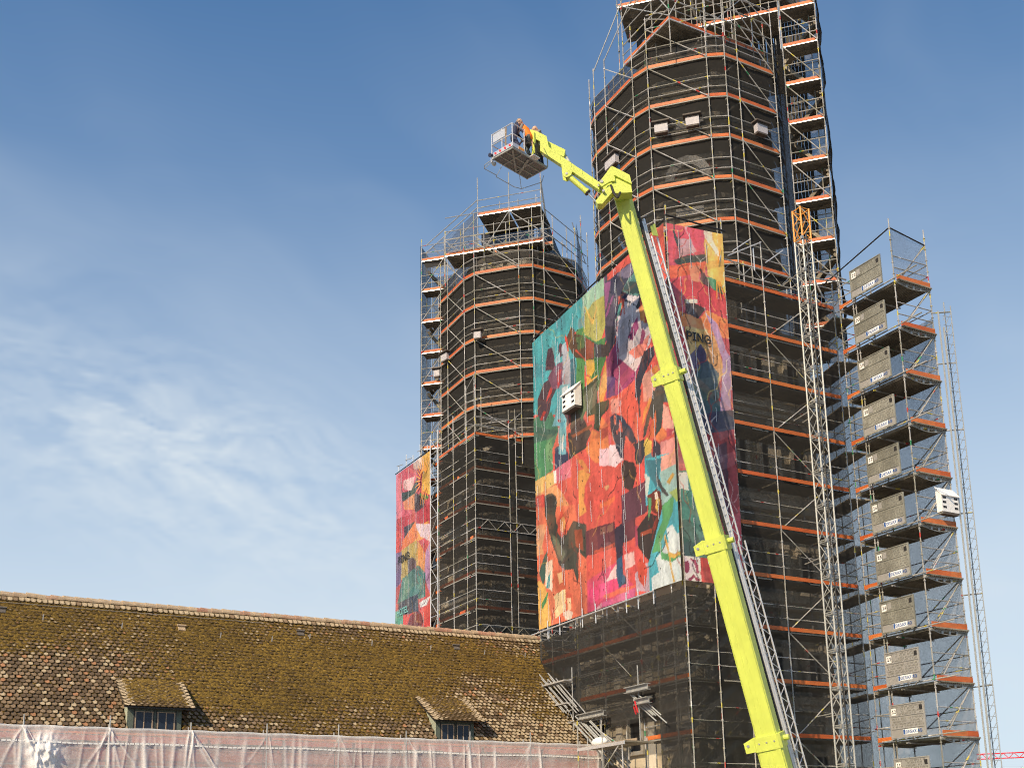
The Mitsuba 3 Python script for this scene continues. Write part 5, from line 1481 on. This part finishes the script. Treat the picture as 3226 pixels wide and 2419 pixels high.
ARM = jplate('jib_arm', [(2.64, 27.40), (2.55, 27.62), (2.35, 27.54), (1.97, 27.30), (1.90, 26.86), (1.42, 26.42), (0.43, 25.58), (0.06, 25.25), (0.14, 25.01), (0.37, 25.20), (1.08, 25.80), (1.40, 26.05), (2.22, 26.72), (2.21, 27.10)], -0.10, 0.12)
m = MB()
for k in range(5):
    t = 0.35 + 0.38 * k
    m.beam(jb(t, 25.36 + 0.83 * (t - 0.35), -0.112), jb(t, 25.54 + 0.83 * (t - 0.35), -0.112), 0.012, 0.02, JN)
put('weld_seam', m, 'lime', ARM)
for o in (-0.135, 0.125):
    jplate('jib_lug', [(1.46, 26.08), (1.06, 25.78), (1.13, 25.62), (1.28, 25.55), (1.42, 25.62)], o, o + 0.03)
jplate('jib_cover', [(1.97, 27.26), (1.30, 26.84), (1.36, 26.56), (2.02, 26.95)], 0.122, 0.40)
put('jib_ridge', MB().beam(jb(2.02, 27.32), jb(2.35, 27.53), 0.10, 0.06), 'lime', BOOM)
put('cylinder', MB().tube(jb(1.22, 25.68), jb(0.58, 25.01), 0.10, 14).tube(jb(0.61, 25.045), jb(0.55, 24.98), 0.12, 14), 'lime', BOOM, smooth=40)
put('cylinder_cap', MB().tube(jb(0.55, 24.98), jb(0.525, 24.95), 0.122, 14).tube(jb(1.27, 25.73), jb(1.20, 25.66), 0.115, 14), 'black_rubber', BOOM, smooth=40)
put('piston_rod', MB().tube(jb(0.53, 24.955), jb(0.24, 24.57), 0.042, 12), 'chrome', BOOM, smooth=40)
for o in (-0.30, 0.22):
    jplate('boom_head', [(0.14, 25.14), (-0.34, 25.80), (-0.42, 25.50), (-0.46, 25.20), (-0.26, 25.18), (0.03, 25.0)], o, o + 0.10)
put('head_box', MB().prism([jb(-0.36, 25.80, -0.30), jb(-0.36, 25.80, 0.32), jb(-0.40, 25.46, 0.32), jb(-0.42, 25.44, -0.30)], -JD * 0.62 - EZ_ * 0.40), 'lime', BOOM)
jplate('lower_bracket', [(0.27, 24.50), (-0.18, 25.08), (-0.50, 25.22), (-0.44, 24.93), (0.03, 24.38), (0.21, 24.38)], -0.20, 0.20)
jplate('neck', [(-0.30, 25.10), (-0.45, 25.35), (-1.0, 25.20), (-1.05, 24.75), (-0.42, 24.75)], -0.22, 0.24)
m = MB()
for t, z, r in ((1.28, 25.70, 0.05), (0.14, 25.16, 0.045), (0.03, 25.19, 0.06), (-0.02, 24.82, 0.05), (0.22, 24.50, 0.045)):
    m.tube(jb(t, z, -0.33 if t < 0.1 else -0.15), jb(t, z, 0.33 if t < 0.1 else 0.17), r, 10)
put('pin', m, 'galv', BOOM, smooth=40)
m = MB()
hp = [jb(-0.30, 25.05, -0.25), jb(-0.38, 24.7, -0.32), jb(-0.52, 24.5, -0.33), jb(-0.62, 24.75, -0.25)]
for a_, b_ in zip(hp, hp[1:]):
    m.tube(a_, b_, 0.045, 7)
put('hose_loop', m, 'black_rubber', BOOM, smooth=40)
tube('strut', BOOM, jb(1.32, 26.8, 0.36), jb(1.16, 26.3, 0.1), 0.04, 'alu')
put('truck_chassis', MB().box((24.5, 30.7, 0.5), (33.5, 33.1, 1.5)).box((28.6, 31.0, 1.5), (31.2, 32.8, 2.3)), 'lime', BOOM)
for x in (25.6, 27.0, 31.4, 32.7):
    for y in (30.85, 32.95):
        put('wheel', MB().tube((x, y - 0.2, 0.5), (x, y + 0.2, 0.5), 0.5, 18), 'black_rubber', BOOM, smooth=40)

# basket
BT = A3(18.49, 32.80, 26.40)
_a = math.radians(17.5)
EX, EY, EZ = A3(math.cos(_a), math.sin(_a), 0), A3(-math.sin(_a), math.cos(_a), 0), A3(0, 0, 1)
bk_ = lambda x, y, z=0.0: BT + EX * x + EY * y + EZ * z
BX, BY = 1.87, 1.04
BSK = free(BOOM + '__basket')
m = MB().obox(bk_(BX / 2, BY / 2, 0.03), EX * BX / 2, EY * BY / 2, EZ * 0.02)
for y in (0.03, BY - 0.03, BY * 0.36, BY * 0.68):
    m.obox(bk_(BX / 2, y, -0.01), EX * BX / 2, EY * 0.025, EZ * 0.02)
for x in (0.03, BX - 0.03, BX * 0.30, BX * 0.64):
    m.obox(bk_(x, BY / 2, -0.012), EX * 0.025, EY * BY / 2, EZ * 0.02)
scene[BSK] = mikit.ply(m.mesh(), 'mat_mast_grey')
put('floor_panel', MB().obox(bk_(BX / 2, BY / 2, 0.005), EX * (BX / 2 - 0.04), EY * (BY / 2 - 0.04), EZ * 0.003), 'grey_cloth', BSK)
put('floor_brace', MB().beam(bk_(0.1, 0.1, -0.035), bk_(BX * 0.62, BY - 0.1, -0.035), 0.07, 0.03).beam(bk_(BX * 0.5, 0.1, -0.04), bk_(BX * 0.72, BY - 0.08, -0.04), 0.09, 0.03), 'mast_grey', BSK)
put('kick_plate', MB().obox(bk_(0.28, -0.012, 0.11), EX * 0.28, EY * 0.01, EZ * 0.08).obox(bk_(-0.012, 0.48, 0.11), EX * 0.01, EY * 0.48, EZ * 0.08), 'alu', BSK)
for k in range(4):
    put('warning_stripe', MB().obox(bk_(-0.026, 0.12 + 0.24 * k, 0.11), EX * 0.003, EY * 0.05 + EZ * 0.03, EZ * 0.045), 'red', BSK)
put('warning_plate', MB().obox(bk_(0.44, -0.026, 0.10), EX * 0.14, EY * 0.003, EZ * 0.05), 'mast_orange', BSK)
for x, y in ((0, 0), (0, BY), (0.62, 0), (BX, 0), (BX, BY), (BX / 2, BY), (0, BY / 2)):
    tube('basket_post', BSK, bk_(x, y, 0.04), bk_(x, y, 0.98), 0.024, 'alu', 8)
for z in (0.54, 0.97):
    for a, b in (((0, 0), (0, BY)), ((0, BY), (BX, BY)), ((BX, BY), (BX, 0)), ((0, 0), (0.62, 0)), ((1.2, 0), (BX, 0))):
        tube('basket_rail', BSK, bk_(*a, z), bk_(*b, z), 0.02, 'alu', 8)
put('side_panel', MB().obox(bk_(-0.03, 0.64, 0.74), EX * 0.012, EY * 0.30, EZ * 0.16), 'alu', BSK)
put('control_box', MB().obox(bk_(0.90, 0.05, 0.62), EX * 0.10, EY * 0.08, EZ * 0.12).obox(bk_(1.22, -0.04, 0.36), EX * 0.14, EY * 0.10, EZ * 0.24).obox(bk_(1.2, -0.04, 0.75), EX * 0.08, EY * 0.06, EZ * 0.12), 'black_rubber', BSK)
put('boom_mount', MB().obox(bk_(1.10, -0.05, 0.62), EX * 0.05, EY * 0.05, EZ * 0.42).beam(bk_(1.0, -0.05, 0.1), bk_(1.1, -0.05, 0.4), 0.06, 0.06), 'lime', BSK)
put('step', MB().obox(bk_(1.02, -0.14, -0.02), EX * 0.17, EY * 0.10, EZ * 0.02), 'alu', BSK)
g = [bk_(-0.05, BY + .02, -0.1), bk_(-0.22, BY + 0.16, -0.28), bk_(-0.1, BY + 0.30, -0.32), bk_(0.5, BY + .26, -0.34), bk_(0.55, BY + 0.34, -0.34), bk_(1.5, BY + 0.32, -0.36), bk_(1.8, BY + 0.24, -0.34), bk_(BX + 0.2, BY - 0.55, -0.30), bk_(BX + .16, BY - 0.70, -0.1)]
m = MB()
for a, b in zip(g, g[1:]):
    m.tube(a, b, 0.013, 6)
for a, b in ((g[4], bk_(0.55, BY, 0)), (g[6], bk_(1.45, BY, 0)), (g[2], bk_(0.1, BY, 0))):
    m.tube(a, b, 0.011, 6)
put('guard_hoop', m, 'mast_grey', BSK, smooth=40)
put('work_light', MB().tube(bk_(-0.25, BY - 0.12, -0.02), bk_(-0.10, BY - 0.12, 0.02), 0.075, 12, 0.05), 'navy', BSK, smooth=40)
put('hook_unit', MB().tube(bk_(-0.02, BY - 0.02, -0.12), bk_(0.08, BY + 0.02, -0.2), 0.05, 8).tube(bk_(-0.04, BY, -0.02), bk_(-0.02, BY, -0.16), 0.03, 8).obox(bk_(0.12, BY, -0.16), EX * 0.04, EY * 0.05, EZ * 0.06), 'alu', BSK)
put('timber', MB().beam(bk_(0.02, 0.38, 0.1), bk_(-0.01, 0.30, 0.92), 0.05, 0.03), 'frame_wood', BSK)
put('bag', MB().obox(bk_(0.40, 0.3, 0.2), EX * 0.10, EY * 0.10, EZ * 0.12), 'vest', BSK)

# ------------------------------------------------------------------ the people in the basket
def ball(p, r, n=14):
    return manifold3d.Manifold.sphere(r, n).translate([float(c) for c in p])


def limb(*pr_):
    """chain of tapering bones: hulls of neighbouring spheres"""
    return [manifold3d.Manifold.batch_hull([ball(a, ra), ball(b, rb)]) for (a, ra), (b, rb) in zip(pr_, pr_[1:])]


def skin_(bones, edge=0.022, it=8):
    m = manifold3d.Manifold.batch_boolean(bones, manifold3d.OpType.Add).refine_to_length(edge).to_mesh()
    t = trimesh.Trimesh(m.vert_properties[:, :3], m.tri_verts, process=True)
    trimesh.smoothing.filter_taubin(t, iterations=it)
    return t


def hand(w, d, side, r=0.013):
    """palm with four unequal curled fingers and a thumb at the side; d: pointing direction, side: thumb side"""
    d, side = unit(d), unit(side); nn = np.cross(d, side)
    palm = [manifold3d.Manifold.batch_hull([ball(w, 0.025), ball(w + d * 0.08 + side * 0.032, 0.016), ball(w + d * 0.08 - side * 0.032, 0.015)])]
    out = palm
    for k, ln in zip((0.033, 0.012, -0.011, -0.032), (0.066, 0.075, 0.070, 0.055)):
        a = w + d * 0.08 + side * k
        b = a + d * ln * 0.55 - nn * 0.012
        out += limb((a, 0.010), (b, 0.0092), (b + d * ln * 0.35 - nn * ln * 0.35, 0.008))
    a = w + d * 0.025 + side * 0.028
    out += limb((a, 0.012), (a + side * 0.032 + d * 0.03, 0.011), (a + side * 0.036 + d * 0.06 - nn * 0.01, 0.0095))
    return out


def person(label, foot, face, lean, hip_h=0.86, jacket='navy', trousers='trousers', hair='hair_grey', cap=None, reach=(0.25, 0.45), sleeve=None, look_down=0.2, bend=0.0):
    """foot: point on the floor between the feet; face: horizontal facing; lean: forward lean of the trunk in radians"""
    T_ = thing('person', label, 'person')
    f = unit(A3(*face, 0)); s = np.cross(f, EZ); z = EZ
    foot = np.asarray(foot, float)
    tr = unit(f * math.sin(lean) + z * math.cos(lean))
    fw = np.cross(s, tr) * -1 if np.dot(np.cross(s, tr), f) < 0 else np.cross(s, tr)
    hip = foot + z * hip_h - f * 0.10 * math.sin(lean)
    chest = hip + tr * 0.36; neck = hip + tr * 0.55
    hd = unit(tr + f * look_down)
    head = neck + hd * 0.16 + f * 0.02
    legs, boots = [], []
    for k in (-1, 1):
        h = hip + s * 0.09 * k
        kn = foot + s * 0.10 * k + z * hip_h * 0.52 + f * (0.05 + bend)
        an = foot + s * 0.11 * k + z * 0.09 - f * 0.02
        legs += limb((h, 0.10), (kn, 0.068), (an, 0.05))
        boots += limb((an, 0.052), (an - z * 0.05 + f * 0.02, 0.042), (an - z * 0.055 + f * 0.17, 0.034))
    trunk = limb((hip + s * 0.07, 0.115), (chest + s * 0.10, 0.118), (neck - tr * 0.05 + s * 0.12, 0.07)) + limb((hip - s * 0.07, 0.115), (chest - s * 0.10, 0.118), (neck - tr * 0.05 - s * 0.12, 0.07)) + limb((hip, 0.12), (chest, 0.135), (neck, 0.075))
    sleeves, hands = [], []
    for k, rc in zip((-1, 1), reach):
        sh = neck - tr * 0.06 + s * 0.19 * k
        el = sh - z * 0.20 + f * (0.05 + 0.22 * rc) + s * 0.05 * k
        wr = el + unit(f * (0.3 + rc) - z * (0.75 - rc)) * 0.24
        sleeves += limb((sh, 0.065), (el, 0.048), (wr, 0.036))
        hands += limb((wr, 0.028), (wr + unit(wr - el) * 0.03, 0.025)) + hand(wr + unit(wr - el) * 0.02, wr - el, -s * k)
    skull = [manifold3d.Manifold.batch_hull([ball(head + hd * 0.03 - f * 0.015, 0.092, 20), ball(head - hd * 0.075 + f * 0.055, 0.045, 14), ball(head + f * 0.045, 0.07, 16)])]
    skull += limb((neck - tr * 0.03, 0.06), (head - hd * 0.04, 0.058))
    skull += limb((head + f * 0.095 + hd * 0.01, 0.012), (head + f * 0.118 - hd * 0.025, 0.015))                 # nose
    for k in (-1, 1):
        skull += [manifold3d.Manifold.batch_hull([ball(head + s * 0.088 * k + hd * 0.02, 0.018), ball(head + s * 0.09 * k - hd * 0.025, 0.013)])]   # ears
    # the body: one continuous figure under the clothes
    slim = [b for b in limb((hip, 0.09), (chest, 0.10), (neck, 0.055))]
    for k in (-1, 1):
        sh = neck - tr * 0.06 + s * 0.17 * k
        slim += limb((neck - tr * 0.04, 0.05), (sh, 0.045))
        rc = reach[0 if k < 0 else 1]
        sh2 = neck - tr * 0.06 + s * 0.19 * k
        el = sh2 - z * 0.20 + f * (0.05 + 0.22 * rc) + s * 0.05 * k
        wr = el + unit(f * (0.3 + rc) - z * (0.75 - rc)) * 0.24
        slim += limb((sh, 0.045), (el, 0.034), (wr, 0.026))
        kn = foot + s * 0.10 * k + z * hip_h * 0.52 + f * (0.05 + bend)
        slim += limb((hip + s * 0.08 * k, 0.075), (kn, 0.05), (foot + s * 0.11 * k + z * 0.09 - f * 0.02, 0.035))
    scene[T_] = mikit.ply(skin_(slim + skull + hands, 0.012, 5), 'mat_skin', True)
    put('trousers', skin_(legs), trousers, T_, smooth=True)
    put('boots', skin_(boots), 'black_rubber', T_, smooth=True)
    put('jacket', skin_(trunk), jacket, T_, smooth=True)
    put('sleeves', skin_(sleeves), sleeve or jacket, T_, smooth=True)
    e = MB()
    for k in (-1, 1):
        c = head + f * 0.094 + s * 0.033 * k + hd * 0.02
        e.obox(c, s * 0.012, hd * 0.005, f * 0.006)
    e.obox(head + f * 0.098 - hd * 0.062, s * 0.02, hd * 0.004, f * 0.005)
    put('eyes_and_mouth', e, 'dark', T_)
    hr = [manifold3d.Manifold.batch_hull([ball(head + hd * 0.045 - f * 0.03, 0.090, 20), ball(head - f * 0.05 - hd * 0.03, 0.07, 16)])]
    if cap:
        hr += limb((head + hd * 0.075 + f * 0.05, 0.05), (head + hd * 0.07 + f * 0.13, 0.02))
    put('cap' if cap else 'hair', skin_(hr, 0.02, 3), cap or hair, T_, smooth=True)
    return T_


p1 = person('person in an orange safety vest bending at the near edge of the lift basket', bk_(1.00, 0.12, 0.06), (-0.55, 0.75), 0.42, 0.84, 'vest', 'trousers', cap='vest', reach=(0.15, 0.2), sleeve='grey_cloth', look_down=0.5, bend=0.06)
p2 = person('person in dark navy clothes standing at the left end of the lift basket', bk_(0.58, 0.46, 0.06), (0.80, -0.45), 0.25, 0.78, 'navy', 'navy', reach=(0.1, 0.15), look_down=0.25, bend=0.10)
p3 = person('bald person in a dark jacket leaning over the right end of the lift basket', bk_(1.88, 0.30, 0.06), (-0.85, 0.25), 0.25, 1.0, 'grey_cloth', 'navy', hair='skin', reach=(0.5, 0.5), look_down=0.5)

# ------------------------------------------------------------------ nest boxes
def nest_box(label, c, nrm, w, h, d, front=True, group=None, open_=0):
    """a small house for birds: body, lid, floor and, on the big ones, rows of entrance slots"""
    K = thing('nest_box', label, 'nest box', group)
    n = unit(A3(*nrm, 0)); s = np.cross(EZ, n); c = np.asarray(c, float)
    b = MB()
    if open_:
        # sloping lid, wide front with slots
        f0 = c + n * d
        pr5 = [c - EZ * h / 2, f0 - EZ * h / 2, f0 + EZ * h * 0.18, c + n * 0.02 + EZ * h / 2, c + EZ * h / 2]
        b.prism([p - s * w / 2 for p in pr5], s * w)
        scene[K] = mikit.ply(b.mesh(), 'mat_white')
        lid = [f0 + n * 0.06 + EZ * h * 0.135, f0 + n * 0.06 + EZ * h * 0.165, c + n * 0.01 + EZ * (h / 2 + 0.03), c + n * 0.01 + EZ * (h / 2 + 0.004)]
        put('lid', MB().prism([p - s * (w / 2 + 0.04) for p in lid], s * (w + 0.08)), 'white', K)
        sl = MB()
        for k in (-1, 1):
            for zc in (0.07, -0.12, -0.32):
                sl.obox(f0 + n * 0.004 + s * k * w * 0.34 + EZ * h * zc, s * w * 0.10, n * 0.004, EZ * h * 0.045)
        put('entrance_slot', sl, 'dark', K)
        put('floor_board', MB().obox(c + n * d * 0.5 - EZ * (h / 2 + 0.05), s * w * 0.47, n * d * 0.46, EZ * 0.04), 'box_roof', K)
    else:
        b.obox(c + n * d / 2, s * w / 2, n * d / 2, EZ * h / 2)
        scene[K] = mikit.ply(b.mesh(), 'mat_box_grey')
        put('lid', MB().prism([c - s * (w / 2 + 0.13) + EZ * (h / 2 + 0.02) - n * .02, c + s * (w / 2 + 0.13) + EZ * (h / 2 + 0.02) - n * .02, c + s * (w / 2 + 0.10) + EZ * (h / 2 + 0.02) + n * (d + 0.12), c - s * (w / 2 + 0.10) + EZ * (h / 2 + 0.02) + n * (d + 0.12)], EZ * 0.06), 'box_roof', K)
        put('floor_board', MB().obox(c + n * d / 2 - EZ * (h / 2 + 0.035), s * w * 0.46, n * d * 0.45, EZ * 0.03), 'box_roof', K)
        put('lid_strip', MB().obox(c + n * (d / 2 + 0.015) + EZ * (h / 2 - 0.03), s * (w / 2 + 0.012), n * (d / 2 + 0.01), EZ * 0.025), 'box_roof', K)


D45 = (-1, -1)
nest_box('grey nest box on the tall tower netting, left of the pair beside each other', (28.25, 36.80, 32.52), D45, 0.58, 0.42, 0.22)
nest_box('grey nest box on the tall tower netting, right of the pair beside each other', (29.22, 35.83, 32.58), D45, 0.58, 0.42, 0.22)
nest_box('grey nest box low on the left flank of the tall tower, above the boom head', (27.78, 39.87, 32.52), (-1, 0), 0.85, 0.46, 0.22)
nest_box('pale nest box alone on the right face of the tall tower', (32.12, 34.90, 32.52), (0, -1), 0.58, 0.44, 0.24)
nest_box('pale nest box on the left tower, highest one there and facing the camera', (28.0, 54.0, 29.9), D45, 0.40, 0.42, 0.2)
nest_box('pale nest box on the left tower at the corner of its left flank', (27.75, 57.55, 29.95), (-1, -.2), 0.55, 0.44, 0.2)
nest_box('pale nest box hung in the slim left stair scaffold', (27.75, 58.75, 29.4), D45, 0.36, 0.42, 0.2)
nest_box('white nest box with dark entrance slots hung in the middle of the huge banner', (25.46, 40.17, 20.75), (-1, 0), 1.02, 1.10, 0.34, open_=1)
nest_box('white nest box with dark entrance slots on the far right scaffold edge', (35.62, 30.02, 14.62), (0, -1), 0.92, 0.98, 0.26, open_=1)
# ------------------------------------------------------------------ small things at the foot of the scaffold
LG = thing('ledge_scaffold', 'small bare tube platform hung between mossy roof and dark netting', 'scaffold')
for (x, y, za, zb) in ((25.35, 42.85, 6.9, 9.0), (25.35, 40.9, 5.0, 9.2), (24.7, 43.3, 8.3, 8.75), (25.35, 38.9, 4.0, 6.9), (25.4, 36.3, 5.7, 8.6)):
    tube('pole', LG, (x, y, za), (x, y, zb), 0.026, 'galv')
for p, q in (((25.3, 42.9, 8.72), (25.3, 40.8, 8.70)), ((25.3, 42.9, 8.60), (25.3, 40.8, 8.58)), ((24.6, 43.3, 8.55), (25.35, 42.8, 8.5)), ((24.7, 43.3, 8.5), (25.35, 42.85, 8.1)), ((25.3, 42.9, 6.93), (25.3, 41.0, 6.93)), ((25.3, 42.0, 7.45), (25.3, 40.8, 7.45)), ((25.3, 42.0, 6.98), (25.3, 40.8, 6.98)), ((25.3, 40.8, 6.9), (25.3, 38.8, 6.86))):
    tube('rail', LG, p, q, 0.026, 'galv')
m = MB()
for k in range(4):
    y = 42.0 - 0.3 * k
    m.tube((25.3, y, 7.45 if k % 2 else 6.98), (25.3, y - 0.3, 6.98 if k % 2 else 7.45), 0.018, 5)
put('lattice', m, 'galv', LG)
put('plank', MB().box((25.1, 41.0, 7.72), (25.5, 42.7, 7.77)), 'alu', LG)
put('plank', MB().box((24.95, 40.85, 8.62), (25.35, 42.85, 8.68)), 'alu', LG)


def bundle(label, c, d, n, spread, L, r=0.026, mat='galv'):
    B = thing('pipe_bundle', label, 'pipe bundle')
    c, d = np.asarray(c, float), unit(d)
    rr = np.random.default_rng(int(c[1] * 10))
    for k in range(n):
        o = A3(0, (k - n / 2) * spread, rr.uniform(-0.06, 0.06))
        a = rr.uniform(-0.35, 0.35)
        tube('pipe', B, c + o + d * (a - L / 2), c + o + d * (a + L / 2), r, mat, 7)


bundle('steel pipes lying aslant in the small platform beside the mossy roof', (25.1, 41.8, 8.25), (0.1, -1.0, -0.86), 8, 0.21, 2.5)
bundle('long grey poles leaning below the beam clamps at the banner scaffold foot', (25.25, 38.9, 6.0), (0.12, -1.0, -0.80), 9, 0.17, 2.9, mat='mast_grey')
bundle('grey poles leaning by the corner netting right of the red strap', (25.3, 35.7, 6.95), (0.12, -1.0, -0.75), 5, 0.14, 1.5, mat='mast_grey')
for i, (y0, y1, z, lb) in enumerate(((40.1, 38.3, 6.92, 'row of grey steel beams clamped above the leaning poles'), (36.7, 35.3, 7.55, 'short grey steel beam beside the corner netting'), (36.1, 35.25, 7.05, 'lower short grey steel beam with a red strap beneath the other beam'))):
    S = thing('steel_beam', lb, 'beam')
    m = MB().box((25.0, y1, z), (25.25, y0, z + 0.03)).box((25.11, y1, z + 0.03), (25.14, y0, z + 0.2)).box((25.0, y1, z + 0.2), (25.25, y0, z + 0.23))
    scene[S] = mikit.ply(m.mesh(), 'mat_galv')
    if i == 2:
        put('strap', MB().beam((25.0, 36.0, 7.2), (24.98, 35.8, 6.75), 0.06, 0.02).beam((24.99, 36.05, 7.0), (25.0, 35.95, 6.7), 0.05, 0.02), 'red', S)
W = thing('work_platform', 'low working platform with planks and a white sack at the bottom of the netting', 'platform')
put('plank', MB().box((24.6, 35.4, 5.62), (25.35, 38.6, 5.68)), 'deck', W)
put('plank', MB().box((24.1, 35.4, 5.62), (24.57, 38.6, 5.68)), 'deck', W)
put('toe_board', MB().box((24.6, 35.4, 5.69), (24.63, 37.9, 5.78)), 'frame_wood', W)
put('edge_beam', MB().beam((24.07, 38.6, 5.6), (24.07, 35.4, 5.6), 0.04, 0.12), 'alu', W)
for y, zb in ((38.6, 6.7), (36.9, 6.0), (35.6, 5.62)):
    tube('pole', W, (24.1, y, 0.0), (24.1, y, zb), 0.026, 'tube'); tube('pole', W, (25.2, y, 0.0), (25.2, y, zb + .2), 0.026, 'tube')
tube('brace', W, (24.1, 38.4, 3.6), (24.1, 35.8, 5.55), 0.024); tube('brace', W, (24.1, 35.8, 5.55), (24.1, 36.9, 6.1), 0.024); tube('rail', W, (24.1, 38.6, 4.2), (24.1, 35.4, 4.25), 0.024)
K = thing('sack', 'crumpled white sack on the low working platform', 'sack')
s_ = trimesh.creation.icosphere(subdivisions=3, radius=0.36)
s_.vertices *= (0.7, 1.25, 0.55)
s_.vertices += (meshkit.fbm(s_.vertices * 6, 3, 2)[:, None] - 0.5) * 0.3 * unit(s_.vertices)
s_.apply_translation((24.75, 38.05, 5.86))
scene[K] = mikit.ply(s_, 'mat_white', True)
# the far red crane jib just above the lower right edge
CR = thing('tower_crane', 'distant red lattice crane jib at the lower right edge', 'crane')
D0 = _f * 0 + A3(math.sin(YAW + 0.392), math.cos(YAW + 0.392), 0)
E0 = A3(D0[1], -D0[0], 0)
b0 = D0 * 260 + A3(0, 0, 19.6)
m = MB()
m.tube(b0 - E0 * 6, b0 + E0 * 18, 0.12, 5).tube(b0 - E0 * 6 + (0, 0, 1.0), b0 + E0 * 18 + (0, 0, 1.0), 0.12, 5)
scene[CR] = mikit.ply(m.mesh(), 'mat_crane_red')
for k in range(24):
    put('lattice_bar', MB().tube(b0 + E0 * (k - 6) + (0, 0, k % 2), b0 + E0 * (k - 5) + (0, 0, 1 - k % 2), 0.07, 5), 'crane_red', CR)
put('tower', MB().box(b0 + E0 * 16 + (-.5, -.5, -22.2), b0 + E0 * 16 + (.5, .5, 0.4)), 'crane_red', CR)
